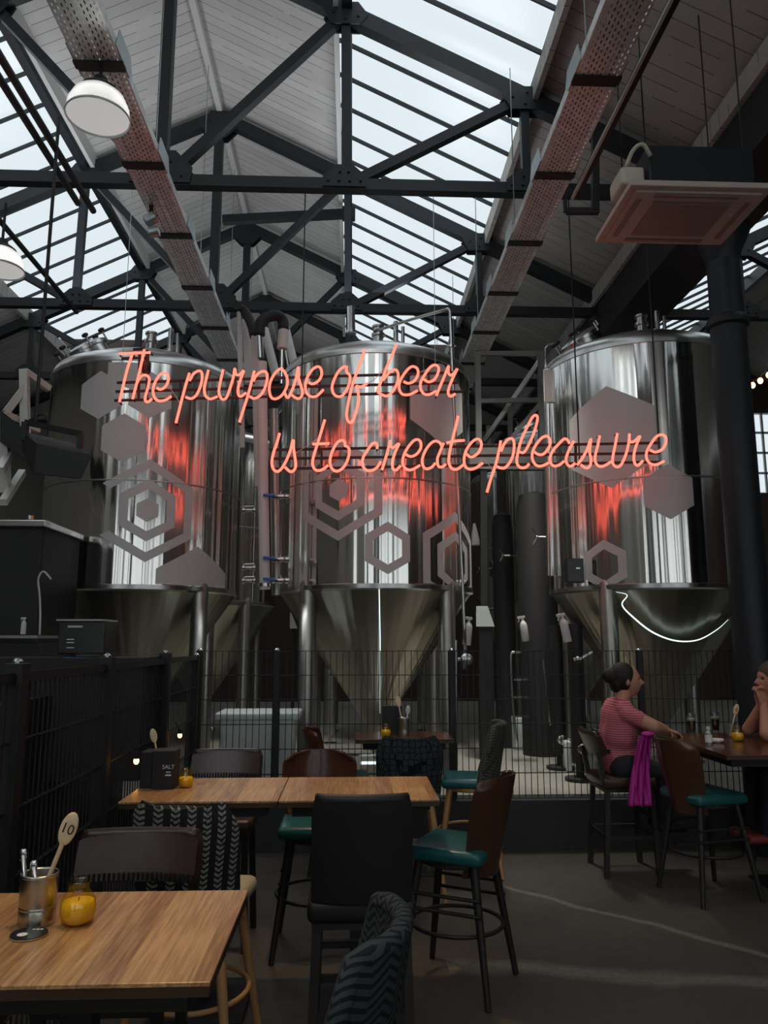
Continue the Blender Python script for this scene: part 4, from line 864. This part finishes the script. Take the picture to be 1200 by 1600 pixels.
# ------------------------------------------------------------------ mesh fences
def mesh_panel(parent, a, b, z0, z1, par=None, w=.006, dx=.053, dz=.2):
    a, b = Vector(a), Vector(b); d = (b - a); L = d.length; d.normalize(); m = MB(); nrm = V(-d.y, d.x, 0)
    n = int(L / dx)
    for i in range(n + 1):
        p = a + d * (i * L / n); m.beam((p.x, p.y, z0), (p.x, p.y, z1), w, w, (0, 1, 0))
    k = round((z1 - z0) / dz)
    for i in range(k + 1):
        z = z0 + (z1 - z0) * i / k
        for s in (-1, 1): m.beam((a.x + nrm.x * s * .006, a.y + nrm.y * s * .006, z), (b.x + nrm.x * s * .006, b.y + nrm.y * s * .006, z), .006, .006)
    return m.build('mesh_panel', M['black'], parent)
def fpost(parent, x, y, z0, z1, w=.06):
    p = MB().box((x, y, (z0 + z1) / 2), (w, w, z1 - z0)).build('post', M['black'], parent, bevel=.004)
    MB().lathe([(.022, 0), (.022, .008), (.012, .018), (.002, .02)], (x, y, z1), 12).build('cap_bolt', M['ss'], p, smooth='auto')
FY = 6.84
r = thing('mesh_fence', 'black welded mesh fence on the dark kerb in front of the tanks', 'fence', (1.8, FY, .4))
xs = [-1.32, -.65, .875, 2.55, 4.2]
for a, b in zip(xs, xs[1:]): mesh_panel(r, (a + .03, FY, 0), (b - .03, FY, 0), .415, 1.655)
for i, x in enumerate(xs):
    fpost(r, x, FY, .4 if i else .0, 1.66, .05)
r = thing('mesh_fence', 'black welded mesh fence running along the left side past the tables', 'fence', (-1.32, 4.5, 0))
ys = [1.6, 3.15, 4.28, 5.6, 6.78]
for a, b in zip(ys, ys[1:]):
    mesh_panel(r, (-1.32, a + .03, 0), (-1.32, b - .03, 0), .05, 1.62, dz=.26)
    MB().beam((-1.32, a + .03, 1.60), (-1.32, b - .03, 1.60), .03, .03).build('top_rail', M['black'], r)
for y in ys[:-1]: fpost(r, -1.32, y, 0, 1.66, .075)
fpost(r, -1.32, 6.7, 0, 1.62, .05)
# low dark screening wall behind the left fence
solo(MB().box((-1.95, 4.1, .70), (.08, 5.4, 1.40)).box((-1.64, 6.78, .22), (.56, .06, .44)), 'service_screen', M['black'], 'dark screen panel behind the left mesh fence', 'screen')
# ------------------------------------------------------------------ tables
def make_table(w, d, top, label, loc, group, foot=True):
    r = thing('high_table', label, 'table', loc, group, world=False); H = 1.0
    MB().box((0, 0, H - .005), (w, d, .010)).build('tabletop', M[top], r, bevel=.002)
    MB().box((0, 0, H - .021), (w - .004, d - .004, .022)).build('edge_band', M['edge'], r)
    MB().box((0, 0, H - .06), (w - .12, d - .12, .05)).build('underframe', M['black'], r)
    MB().box((0, 0, H * .5), (.08, .08, H - .12)).build('pedestal', M['black'], r, bevel=.004)
    MB().box((0, 0, .012), (.46, .46, .02), top=.96).build('base_plate', M['black'], r, bevel=.004)
    return r
make_table(.76, .64, 'table', 'honey oak high table nearest the camera at bottom left', (-.69, 2.19, 0), 'oak high tables')
make_table(.745, .63, 'table', 'left oak table of the joined middle pair, holding the menus', (-.7185, 4.14, 0), 'oak high tables')
make_table(.765, .63, 'table', 'right oak table of the joined middle pair, bare topped', (.04, 4.14, 0), 'oak high tables')
make_table(.76, .50, 'tabledark', 'small dark walnut table by the fence with a candle and spoons', (.41, 6.33, 0), 'walnut high tables')
make_table(1.45, 1.20, 'tabledark', 'dark walnut table at right where the woman in pink sits', (3.2, 5.77, 0), 'walnut high tables')
# ------------------------------------------------------------------ bar stools with backs (local: seat centre at origin, front = +y)
def round_leg(root, x0, y0, z0, x1, y1, m, r0=.024, r1=.016, nm='leg'):
    MB().tube([(x0, y0, z0), (x1, y1, .002)], [r0, r1], 10).build(nm, M[m], root, smooth='auto')
def stool_wood(label, seatm, backm, legm, style):
    r = thing('bar_stool', label, 'bar stool', (0, 0, 0), world=False)
    s = MB(); s.rbox((0, 0, .665), (.44, .42, .075), .032, 4); s.build('seat', M[seatm], r, smooth='auto')
    MB().lathe([(.19, .60), (.205, .61), (.205, .63), (.19, .635)], (0, 0, 0), 28).build('seat_rail', M[legm], r, smooth='auto')
    for sx in (-1, 1):
        for sy in (-1, 1): round_leg(r, sx * .15, sy * .15, .62, sx * .235, sy * .24, legm)
    R = .235
    MB().tube([(R * math.cos(a), R * math.sin(a) * 1.02, .30) for a in [2 * PI * k / 32 for k in range(32)]], .011, 8, closed=True).build('foot_ring', M[legm], r, smooth=True)
    if style == 'bent':
        for z, q in ((.40, .20), (.47, .19)):
            for sx in (-1, 1): MB().tube([(sx * q, -q * 1.0, z), (sx * q, q * 1.0, z)], .010, 8).build('rung', M[legm], r, smooth='auto')
        def f(u, v):
            a = (u - .5) * 2; w = .165 + .075 * min(1, v * 1.6); k = 1 - max(0, (v - .82) / .18) ** 3 * .20
            x = a * w * k; y = -.215 - .11 * v + .125 * a * a; return V(x * .94, y, .56 + .50 * v - .03 * max(0, v - .9) * 10 * a ** 4)
        MB().shell(f, 14, 14, .014).build('backrest', M[backm], r, smooth='auto')
    else:
        kk = .14 if style == 'piped' else .30
        def f(u, v):
            a = (u - .5) * 2; w = .215 + .03 * v; k = 1 - max(0, (v - .72) / .28) ** 2.2 * kk
            x = a * w * k; y = -.20 - .08 * v + (.14 - .06 * v) * abs(a) ** 2.4; return V(x * .93, y, .60 + .485 * v)
        MB().shell(f, 18, 14, .045).build('backrest', M[backm], r, smooth='auto')
        if style == 'piped':
            MB().tube([f(0, .05 + .95 * k / 10) for k in range(11)] + [f(k / 12, 1.0) + V(0, 0, .008) for k in range(1, 12)] + [f(1, 1 - .95 * k / 10) for k in range(11)], .026, 8).build('rolled_edge', M[backm], r, smooth=True)
    return r
def stool_leather(label, m, full=False):
    r = thing('bar_stool', label, 'bar stool', (0, 0, 0), world=False)
    MB().rbox((0, 0, .675), (.44, .43, .09), .03, 4).build('seat', M[m], r, smooth='auto')
    MB().box((0, 0, .622), (.40, .39, .03)).build('seat_frame', M['darkwood'], r)
    for sx in (-1, 1):
        MB().beam((sx * .18, .17, .62), (sx * .20, .19, 0), .036, .036, (0, 1, 0)).build('leg', M['darkwood'], r)
        MB().beam((sx * .18, -.17, .62), (sx * .20, -.21, 0), .036, .036, (0, 1, 0)).build('leg', M['darkwood'], r)
        MB().beam((sx * .192, .18, .28), (sx * .192, -.195, .28), .024, .03).build('stretcher', M['darkwood'], r)
    for y, z in ((.182, .28), (-.19, .28), (.182, .42)): MB().beam((-.19, y, z), (.19, y, z), .024, .03).build('stretcher', M['darkwood'], r)
    zb, zt = (.72, 1.115) if full else (.885, 1.035)
    def f(u, v):
        a = (u - .5) * 2; k = 1 - max(0, (v - .86) / .14) ** 3 * .05
        return V(a * (.195 if full else .222) * k, -.215 - .06 * v + .035 * a * a, zb + (zt - zb) * v)
    MB().shell(f, 12, 8, .05).build('backrest', M[m], r, smooth='auto')
    if not full:
        for sx in (-1, 1): MB().beam((sx * .19, -.19, .64), (sx * .205, -.235, .90), .035, .035, (0, 1, 0)).build('back_post', M['darkwood'], r)
        st = MB()
        for k in range(26): a = -1 + 2 * k / 25; st.box((a * .21, -.185 + .035 * a * a, zb + .022), (.006, .014, .03))
        st.build('stitching', M['leather_black'], r)
    MB().tube([f(k / 12, 1.0) + V(0, 0, .002) for k in range(13)], .022, 8).build('top_roll', M[m], r, smooth=True)
    return r
def put(o, x, y, rz): o.location = (x, y, 0); o.rotation_euler = (0, 0, math.radians(rz)); return o
def PX(u, Y, z=1.0):                                 # x of the vertical through column u at depth Y, height z
    d = W(u, 1250, Y); return d.x
leaB = stool_leather('dark brown leather stool behind the nearest table, facing the camera', 'leather_brown'); put(leaB, PX(221, 3.02), 2.80, 180)
dup(leaB, (PX(352, 5.15), 4.92, 0), PI, 'dark brown leather stool on the far side of the middle tables, at the left')
for c in bpy.data.objects:
    pass
lb = stool_leather('tall black leather stool seen from behind, at the centre of the picture', 'leather_black', True); put(lb, PX(566, 3.3), 3.50, 0)
bt = stool_wood('wooden-backed stool with teal seat facing left at the end of the middle tables', 'leather_teal', 'bent', 'darkwood', 'bent'); put(bt, .56, 4.30, 62)
dup(bt, (PX(500, 5.1), 4.80, 0), PI, 'wooden-backed stool with teal seat behind the bare middle table')
o = dup(bt, (2.50, 5.62, 0), -PI / 2 + .25, 'dark wooden-backed stool with teal seat at the near corner of the womans table')
o = dup(bt, (PX(480, 6.25) + .27, 6.35, 0), -PI / 2, 'dark wooden-backed stool left of the small walnut table, facing right')
dup(leaB, (2.12, 6.22, 0), -PI / 2, 'dark stool the woman in pink sits on')
ch = stool_wood('chevron woven fabric chair with cream seat and pale legs, back to the camera', 'seat_cream', 'fab_chev', 'beech', 'wrap'); put(ch, PX(293, 3.3), 3.56, -8)
cg = stool_wood('dark geometric fabric chair with pale legs, back to camera at the walnut table', 'leather_teal', 'fab_geo', 'beech', 'wrap'); put(cg, PX(641, 5.5), 5.72, 0)
cq = stool_wood('grey-green fabric chair with teal seat beside the walnut table, facing left', 'leather_teal', 'fab_green', 'beech', 'piped'); put(cq, .93, 6.28, 80)
cw = stool_wood('dark herringbone woven chair with rolled edge in the bottom foreground', 'seat_grey', 'fab_weave', 'darkwood', 'piped'); put(cw, -.155, 1.96, 80)
ce = stool_wood('pale patterned chair top just showing at the bottom left corner', 'seat_cream', 'fab_chev', 'beech', 'wrap'); put(ce, -.62, 1.48, 0)
# ------------------------------------------------------------------ things on the tables
TZ = 1.0
def candle(x, y, label, s=1.0, z=TZ):
    r = thing('candle_jar', label, 'candle', (x, y, z), 'yellow candle jars')
    MB().lathe([(.030 * s, .0), (.040 * s, .006 * s), (.047 * s, .035 * s), (.044 * s, .062 * s), (.030 * s, .085 * s), (.026 * s, .10 * s), (.031 * s, .108 * s)], (x, y, z), 32, cap=False).build('jar', M['amber_glass'], r, smooth=True)
    MB().lathe([(.026 * s, .004), (.036 * s, .010 * s), (.043 * s, .035 * s), (.041 * s, .058 * s), (.035 * s, .060 * s), (.01 * s, .058 * s)], (x, y, z), 28).build('wax', M['wax_glow'], r, smooth=True)
    MB().tube([(x, y, z + .058 * s), (x + .002, y, z + .068 * s)], .0012, 5).build('wick', M['black'], r)
    MB().lathe([(.030 * s, .106 * s), (.033 * s, .108 * s), (.030 * s, .111 * s)], (x, y, z), 28, cap=False).build('rim', M['amber_glass'], r, smooth=True)
def spoon(name, base, tip, label, mark=None, s=1.0, m='spoon'):
    base, tip = Vector(base), Vector(tip); d = (tip - base).normalized(); L = (tip - base).length
    r = thing(name, label, 'spoon', base)
    nrm = V(0, -1, .15).normalized(); nrm = (nrm - d * nrm.dot(d)).normalized(); sd = d.cross(nrm).normalized(); bl = .075 * s; bw = .024 * s
    MB().tube([base, base + d * (L - bl)], [.006 * s, .0065 * s], 10).build('handle', M[m], r, smooth='auto')
    c = base + d * (L - bl / 2 - .003); Mx = Matrix((sd, d, nrm)).transposed()
    MB().ball(c, 1, 20, (bw, bl / 2 + .008, .006), Mx).build('bowl', M[m], r, smooth=True)
    if mark: text_mb(mark, .038 * s, .0006, Mx, c + nrm * .0062).build('number', M['black'], r)
def tin(x, y, R, h, label, m='tin', z=TZ):
    r = thing('cutlery_tin', label, 'tin', (x, y, z)); p = [(R * .97, 0)]
    for k in range(9): p.append((R * (1.0 if k % 2 else .985), h * (.1 + .06 * k) if k < 5 else h * (.4 + .06 * k)))
    MB().lathe([(R * .96, 0), (R, .004), (R, h * .30), (R * .98, h * .32), (R, h * .34), (R, h * .36), (R * .98, h * .38), (R, h * .4), (R, h), (R * .97, h), (R * .96, .006), (.001, .005)], (x, y, z), 36, cap=False).build('can', M[m], r, smooth='auto')
    MB().lathe([(R * 1.0, h - .004), (R * 1.03, h), (R * 1.0, h + .004), (R * .97, h)], (x, y, z), 36, cap=False).build('rolled_rim', M['ss'], r, smooth=True)
def cutlery(a, b, label, m='ss', nm='knife'):
    solo(MB().tube([a, b], [.005, .007], 8).ball(b, .012, 10, (1, .4, 1.6)), nm, M[m], label, 'cutlery', smooth=True)
# nearest table
p = W(46, 1452, z=TZ); tx, ty = p.x, p.y + .045
tin(tx, ty, .048, .125, 'metal cutlery tin holding a wooden spoon on the nearest table')
spoon('wooden_spoon', (tx - .012, ty, TZ + .01), W(116, 1272, ty + .01), 'pale wooden spoon marked 10 standing in the nearest tin', '10')
cutlery((tx - .02, ty - .01, TZ + .01), W(36, 1336, ty), 'silver cutlery handle leaning left inside the nearest tin')
cutlery((tx + .015, ty + .01, TZ + .01), W(52, 1354, ty + .01), 'second cutlery handle low inside the nearest tin')
p = W(114, 1450, z=TZ); candle(p.x, p.y + .03, 'yellow candle in amber glass jar on the nearest table', 1.0)
p = W(45, 1462, z=TZ); r = thing('coaster', 'round black coaster with white disc at the front of the nearest table', 'coaster', p)
MB().lathe([(.045, 0), (.046, .003), (.045, .007)], p, 40).build('disc', M['blackgloss'], r, smooth='auto')
MB().lathe([(.046, .001), (.0465, .003), (.046, .005)], p, 40, cap=False).build('rim', M['cork'], r)
MB().lathe([(.013, .0075), (.001, .0078)], p + V(-.012, -.012, 0), 24, cap=False).build('white_disc', M['label'], r)
for k in range(3): MB().box(p + V(.004 + k * .010, .022, .0078), (.007, .006, .0006)).build('print_mark', M['label'], r)
# left table of the pair
p = W(290, 1230, z=TZ); candle(p.x, p.y, 'yellow candle in amber jar beside the black menu box on the middle tables', .85)
p = W(250, 1232, z=TZ); r = thing('menu_box', 'black menu box printed SALT on the left middle table', 'box', p)
MB().box((p.x + .02, p.y + .03, TZ + .095), (.115, .12, .19)).build('case', M['black'], r, bevel=.003)
text_mb('SALT', .028, .0006, RX90, (p.x + .045, p.y - .032, TZ + .11)).build('title', M['label'], r)
text_mb('MENU', .012, .0005, RX90, (p.x + .045, p.y - .032, TZ + .085)).build('small_text', M['label'], r) if False else MB().box((p.x + .045, p.y - .031, TZ + .085), (.022, .001, .005)).build('small_print', M['label'], r)
MB().box((p.x + .045, p.y - .031, TZ + .070), (.03, .001, .007)).build('small_print', M['label'], r)
r2 = thing('menu_stand', 'plain black menu stand behind the menu box on the left middle table', 'box', (p.x - .11, p.y + .05, TZ))
MB().box((p.x - .075, p.y + .07, TZ + .09), (.06, .14, .18)).build('case', M['black'], r2, bevel=.003)
spoon('wooden_spoon', (p.x - .02, p.y + .13, TZ + .02), W(238, 1140, p.y + .14), 'dim wooden spoon rising behind the menu box', s=.8)
p = W(314, 1226, z=TZ); solo(MB().box(p + V(0, 0, .004), (.045, .012, .006)), 'bottle_opener', M['ss'], 'small silver bottle opener right of the middle candle', 'opener')
# walnut table by the fence
p = W(603, 1140, 6.22); candle(p.x, 6.22, 'yellow candle in amber jar on the small walnut table', .9)
p = W(606, 1136, z=TZ); solo(MB().box((p.x + .01, 6.42, TZ + .11), (.16, .06, .22)), 'menu_block', M['black'], 'black menu block behind the candle on the walnut table', 'menu')
p = W(629, 1145, z=TZ); tin(p.x, 6.30, .045, .135, 'dim metal tin of spoons on the small walnut table', 'ssdull')
spoon('wooden_spoon', (p.x, 6.30, TZ + .01), W(621, 1089, 6.31), 'pale wooden spoon upright in the walnut table tin', s=.95)
spoon('serving_spoon', (p.x + .01, 6.30, TZ + .01), W(638, 1103, 6.29), 'white serving spoon leaning right in the walnut table tin', s=.8, m='white')
p = W(622, 1147, z=TZ); solo(MB().box(p + V(0, 0, .006), (.09, .03, .01)), 'folded_napkin', M['cork'], 'small tan slip lying before the tin on the walnut table', 'napkin')
# womans table
def glass_(u, v, h, lvl, label, Yo=0):
    p = W(u, v, z=TZ); r = thing('beer_glass', label, 'glass', p)
    MB().lathe([(.030, 0), (.031, .004), (.040, h), (.038, h), (.029, .008), (.001, .008)], p, 28, cap=False).build('glass', M['clear_glass'], r, smooth='auto')
    MB().lathe([(.028, .009), (.028 + .009 * lvl, h * lvl)], p, 24).build('beer', M['beer'], r, smooth='auto')
    MB().lathe([(.028 + .009 * lvl, h * lvl), (.029 + .009 * lvl, h * lvl + .018)], p, 24).build('foam', M['cream'], r, smooth='auto')
glass_(1081, 1144, .15, .62, 'beer glass with pale foam band, leftmost glass on the womans table')
glass_(1118, 1142, .15, .66, 'dark beer glass to the right of the leftmost one')
p = W(1108, 1164, z=TZ); r = thing('sauce_bottle', 'small clear bottle with white label on the womans table', 'bottle', p)
MB().lathe([(.024, 0), (.025, .004), (.025, .085), (.012, .10), (.012, .12), (.001, .12)], p, 24).build('body', M['galvplain'], r, smooth='auto'); MB().lathe([(.0255, .02), (.0255, .075)], p, 24, cap=False).build('paper_label', M['label'], r); MB().lathe([(.014, .105), (.014, .13)], p, 16).build('cap', M['white'], r)
p = W(1121, 1161, z=TZ); m = MB()
random.seed(3)
for k in range(7): m.ball(p + V(random.uniform(-.04, .04), random.uniform(-.02, .02), .015 + random.uniform(0, .012)), .020, 8, (1.2, 1, .7))
o = solo(m, 'crumpled_tissue', M['paper'], 'crumpled white tissue in front of the small bottle', 'tissue')
p = W(1153, 1158, z=TZ); candle(p.x, p.y, 'yellow candle in amber jar on the womans table', 1.0)
p = W(1142, 1152, z=TZ); q = thing('glass_jar', 'clear straight glass jar with a spoon on the womans table', 'jar', p); MB().lathe([(.048, 0), (.05, .004), (.05, .12), (.047, .12), (.046, .008), (.001, .008)], p, 28, cap=False).build('glass', M['clear_glass'], q, smooth='auto')
spoon('wooden_spoon', p + V(-.005, 0, .01), W(1152, 1101, p.y), 'pale numbered wooden spoon in the glass jar on the womans table', '6', .95)
# ------------------------------------------------------------------ string lights
def bulb_on(parent, c, rr=.022):
    s = MB().lathe([(.012, .03), (.014, .0), (.012, -.01)], c + V(0, 0, rr * 1.1), 10).build('lamp_holder', M['black'], parent)
    MB().ball(c, rr, 12, (1, 1, 1.25)).build('bulb', M['bulb'], parent, smooth=True)
r = thing('string_light', 'string of warm glowing bulbs at the right edge by the column', 'string lights', W(1187, 595, 8.5)); P = [W(1150, 560, 8.5), W(1175, 594, 8.5), W(1187, 588, 8.5), W(1200, 578, 8.5), W(1225, 570, 8.5)]
MB().tube(smooth_path(P, 4), .006, 6).build('cable', M['black'], r)
for u, v in ((1176, 602), (1188, 595), (1201, 586)): bulb_on(r, W(u, v, 8.5), .03)
for (u, v, Y, lb) in ((213, 1189, 4.6, 'warm glowing bulb low on the left fence behind the menu box'), (281, 1149, 5.9, 'smaller warm bulb farther along the left fence')):
    r = thing('fence_bulb', lb, 'bulb', W(u, v, Y)); bulb_on(r, W(u, v, Y), .016); MB().tube([W(u, v, Y) + V(0, 0, .03), (-1.3, Y, W(u, v, Y).z + .1)], .004, 5).build('cable', M['black'], r)
# ------------------------------------------------------------------ people
def capsules(m, chain, seg=14):
    for (a, ra, b, rb) in chain:
        a, b = Vector(a), Vector(b); m.ball(a, ra, seg); m.ball(b, rb, seg)
        if (b - a).length > 1e-4: m.tube([a, b], [ra, rb], seg)
    return m
def head_mb(c, f, s=1.0, male=False):
    """head with face; f = facing direction (unit, horizontal)"""
    f = Vector(f).normalized(); l = V(0, 0, 1).cross(f); m = MB(); n = 40; pr = [(math.sin(PI * i / n), -math.cos(PI * i / n)) for i in range(1, n)]; m.lathe(pr, seg=56)
    g = lambda a, b, c_: math.exp(-((a - b) / c_) ** 2)
    for v in m.bm.verts:
        x, y, z = v.co; fx = max(0, x)
        X, Yy, Z = x * .098, y * .076, z * .118
        if z < -.1: Yy *= 1 - .38 * min(1, (-z - .1) / .9); X += .014 * min(1, (-z - .1)) * fx if x > 0 else .035 * min(1, (-z - .1))
        if x > 0:
            X += .036 * g(y, 0, .16) * g(z, -.16, .14) + .010 * g(y, 0, .12) * g(z, .02, .14)
            X += .006 * g(z, .24, .10) * g(abs(y), .25, .25)
            X -= .016 * g(abs(y), .36, .16) * g(z, .06, .11)
            X += .009 * g(y, 0, .25) * (g(z, -.46, .06) + .9 * g(z, -.58, .06)) - .003 * g(y, 0, .3) * g(z, -.52, .03)
            X += .010 * g(y, 0, .3) * g(z, -.82, .14)
        v.co = Vector(c) + (f * X + l * Yy + V(0, 0, Z)) * s
    for sd in (-1, 1):
        m.ball(Vector(c) + (l * sd * .076 - f * .008 - V(0, 0, .008)) * s, .030 * s, 12, (.5, .35, 1.0), Matrix((f, l, V(0, 0, 1))).transposed())
    return m
def hand(m, w, d, nrm, s=1.0, curl=.5, side=1):
    """wrist w, direction d, palm normal nrm; four bent fingers and a thumb"""
    d = Vector(d).normalized(); nrm = Vector(nrm); nrm = (nrm - d * nrm.dot(d)).normalized(); l = d.cross(nrm) * side; w = Vector(w)
    for k in range(4):
        o = (k - 1.5) * .018 * s; k0 = w + l * o * .6 + d * .01; k1 = w + l * o + d * .082 * s
        capsules(m, [(k0, .015 * s, k1, .0125 * s)], 10)
        L = (.040, .046, .043, .034)[k] * s; ang = curl; p = k1; dd = d
        for seg_ in range(3):
            a = ang * (seg_ + .6); dd = (d * math.cos(a) + nrm * math.sin(a)).normalized(); q = p + dd * L * (1, .7, .55)[seg_]
            capsules(m, [(p, .0095 * s, q, .0085 * s)], 8); p = q
    t0 = w + l * -.026 * s + d * .025 * s; t1 = t0 + (d * .7 - l * .6 + nrm * .3).normalized() * .038 * s; t2 = t1 + (d + nrm * .3).normalized() * .028 * s
    capsules(m, [(w + d * .01, .017 * s, t0, .015 * s), (t0, .014 * s, t1, .011 * s), (t1, .011 * s, t2, .0095 * s)], 8)
def remesh(o, vs=.006, it=3):
    md = o.modifiers.new('skin', 'REMESH'); md.mode = 'VOXEL'; md.voxel_size = vs; md.use_smooth_shade = True
    sm = o.modifiers.new('smooth', 'SMOOTH'); sm.factor = .5; sm.iterations = it; return o
# the woman
WY = 6.2
P = lambda u, v, Y=WY: W(u, v, Y)
woman = thing('person', 'woman in pink striped top seated at the right table, arms stretched forward', 'person', P(975, 1200))
hc = P(978, 1063); m = MB(); S_ = 1.0
neck = P(972, 1094); fdir = V(1, -.08, 0)
m.join(head_mb(hc, fdir, 1.12))
capsules(m, [(hc + V(-.025, 0, -.06), .058, neck + V(-.01, 0, -.03), .060)])
sh = {-1: P(968, 1112) + V(0, -.17, 0), 1: P(968, 1110) + V(0, .16, 0)}
el = {-1: P(1004, 1128) + V(0, -.22, -.01), 1: P(1002, 1130) + V(0, .20, 0)}
wr = {-1: P(1030, 1137) + V(0, -.12, 0), 1: P(1028, 1138) + V(0, .06, 0)}
for s in (-1, 1):
    capsules(m, [(sh[s], .062, el[s], .054), (el[s], .054, wr[s], .034)]); hand(m, wr[s], V(1, .15 * -s, -.28), V(-.1, 0, -1), 1.0, .45, s)
capsules(m, [(P(970, 1118), .12, P(966, 1160), .12), (P(968, 1120) + V(0, -.06, 0), .11, P(968, 1120) + V(0, .06, 0), .11)])
remesh(m.build('body', M['skin'], woman, smooth=True), .0045, 2)
m = MB()                                                 # pink top
capsules(m, [(P(966, 1106) + V(0, -.13, 0), .078, P(966, 1106) + V(0, .13, 0), .078), (P(967, 1118) + V(0, -.07, 0), .125, P(966, 1150) + V(0, -.05, 0), .130), (P(967, 1118) + V(0, .07, 0), .125, P(966, 1150) + V(0, .05, 0), .130), (P(966, 1150), .135, P(969, 1185), .155), (P(982, 1122) + V(0, -.07, 0), .075, P(982, 1122) + V(0, .07, 0), .075)])
for s in (-1, 1): capsules(m, [(sh[s], .068, sh[s] + (el[s] - sh[s]) * .42, .066)])
remesh(m.build('striped_top', M['shirt'], woman, smooth=True), .009, 4)
m = MB()                                                 # trousers and shoes
for s in (-1, 1):
    kn = P(1030, 1205) + V(0, s * .10, 0); an = V(kn.x - .02, kn.y, .36)
    capsules(m, [(P(970, 1195) + V(0, s * .08, 0), .12, kn, .068), (kn, .066, an, .046)])
remesh(m.build('trousers', M['denim'], woman, smooth=True), .010, 4)
for s in (-1, 1):
    kn = P(1030, 1205) + V(0, s * .10, 0); MB().rbox((kn.x + .04, kn.y, .335), (.23, .08, .07), .03).build('shoe', M['black'], woman, smooth='auto')
m = MB(); f_ = fdir.normalized()
m.ball(hc + V(-.026, 0, .024), 1, 28, (.112, .094, .122)); m.ball(hc + V(-.135, .0, .035), .060, 20, (1, 1, 1)); m.ball(hc + V(-.085, 0, -.02), 1, 20, (.05, .075, .08))
remesh(m.build('dark_hair', M['hair'], woman, smooth=True), .006, 2)
for s in (-1, 1):
    MB().ball(hc + V(.0915, s * .028, .010), .0105, 10, (.6, 1.2, .7)).build('eye', M['hair'], woman, smooth=True)
    MB().tube(smooth_path([hc + V(.106, s * .012, .032), hc + V(.104, s * .028, .038), hc + V(.092, s * .046, .032)], 3), .0026, 5).build('eyebrow', M['hair'], woman)
MB().ball(hc + V(.109, 0, -.062), 1, 12, (.006, .020, .006)).build('lips', simple('lip_skin', (.42, .12, .10), .4), woman, smooth=True)
# the man at the right edge
MYY = 5.95
P2 = lambda u, v, Y=MYY: W(u, v, Y)
man = thing('person', 'man in orange-red shirt cut off at the right edge, hands clasped under his chin', 'person', P2(1225, 1200))
hc = P2(1206, 1062); m = MB(); m.join(head_mb(hc, (-1, -.05, 0), 1.12, True))
capsules(m, [(hc + V(.02, 0, -.07), .062, P2(1215, 1105), .066)])
sh = {-1: P2(1222, 1116) + V(0, -.20, 0), 1: P2(1222, 1116) + V(0, .20, 0)}
el = {-1: P2(1180, 1143) + V(0, -.16, 0), 1: P2(1186, 1143) + V(0, .16, 0)}
wr = {-1: P2(1190, 1103) + V(0, -.035, 0), 1: P2(1192, 1103) + V(0, .035, 0)}
for s in (-1, 1):
    capsules(m, [(sh[s], .062, el[s], .048), (el[s], .048, wr[s], .030)]); hand(m, wr[s], V(-.12, -s * .1, 1), V(-.25, -s, 0), 1.0, .55, -s)
capsules(m, [(P2(1228, 1125), .15, P2(1232, 1180), .14)])
remesh(m.build('body', M['skin2'], man, smooth=True), .006, 3)
m = MB(); capsules(m, [(P2(1226, 1112) + V(0, -.16, 0), .085, P2(1226, 1112) + V(0, .16, 0), .085), (P2(1226, 1130) + V(0, -.08, 0), .14, P2(1232, 1190) + V(0, -.06, 0), .15), (P2(1226, 1130) + V(0, .08, 0), .14, P2(1232, 1190) + V(0, .06, 0), .15)])
for s in (-1, 1): capsules(m, [(sh[s], .078, sh[s] + (el[s] - sh[s]) * .45, .070)])
remesh(m.build('shirt', M['orange'], man, smooth=True), .009, 4)
m = MB(); m.ball(hc + V(.014, 0, .030), 1, 28, (.116, .096, .120)); remesh(m.build('short_hair', M['greyhair'], man, smooth=True), .006, 2)
for s in (-1, 1): MB().ball(hc + V(-.0915, s * .028, .010), .0105, 10, (.6, 1.2, .7)).build('eye', M['hair'], man, smooth=True)
m = MB()
for s in (-1, 1): capsules(m, [(P2(1232, 1205) + V(0, s * .1, 0), .12, P2(1190, 1212) + V(0, s * .11, 0), .075), (P2(1190, 1212) + V(0, s * .11, 0), .07, V(P2(1180, 1212).x, MYY + s * .11, .34), .05)])
remesh(m.build('trousers', M['denim'], man, smooth=True), .010, 4)
for s in (-1, 1): MB().rbox((P2(1172, 1212).x, MYY + s * .11, .31), (.26, .09, .07), .03).build('shoe', M['red'], man, smooth='auto')
dup(bt, (P2(1232, 1205).x + .02, MYY, 0), PI / 2, 'dark stool under the man at the right edge')
# magenta jacket over the stool
p0 = W(1000, 1152, 5.95)
def jk(u, v):
    a = (u - .5) * 2; fold = .016 * math.sin(u * 17 + v * 3) + .010 * math.sin(u * 31 - v * 5)
    top = W(1009, 1146, 5.9); bot = W(999, 1258, 5.9); c = top.lerp(bot, v); w = .035 + .055 * v
    return c + V(a * w, fold + .03 * math.sin(v * 4), .02 * a * (1 - v))
jm = MB().shell(jk, 20, 24, .012); jm.ball(W(1012, 1147, 5.9), 1, 12, (.055, .04, .022))
solo(jm, 'jacket', M['magenta'], 'magenta jacket hanging down between the woman and the near corner stool', 'jacket', smooth=True)
for o in bpy.data.objects:
    if '_world' in o: del o['_world']
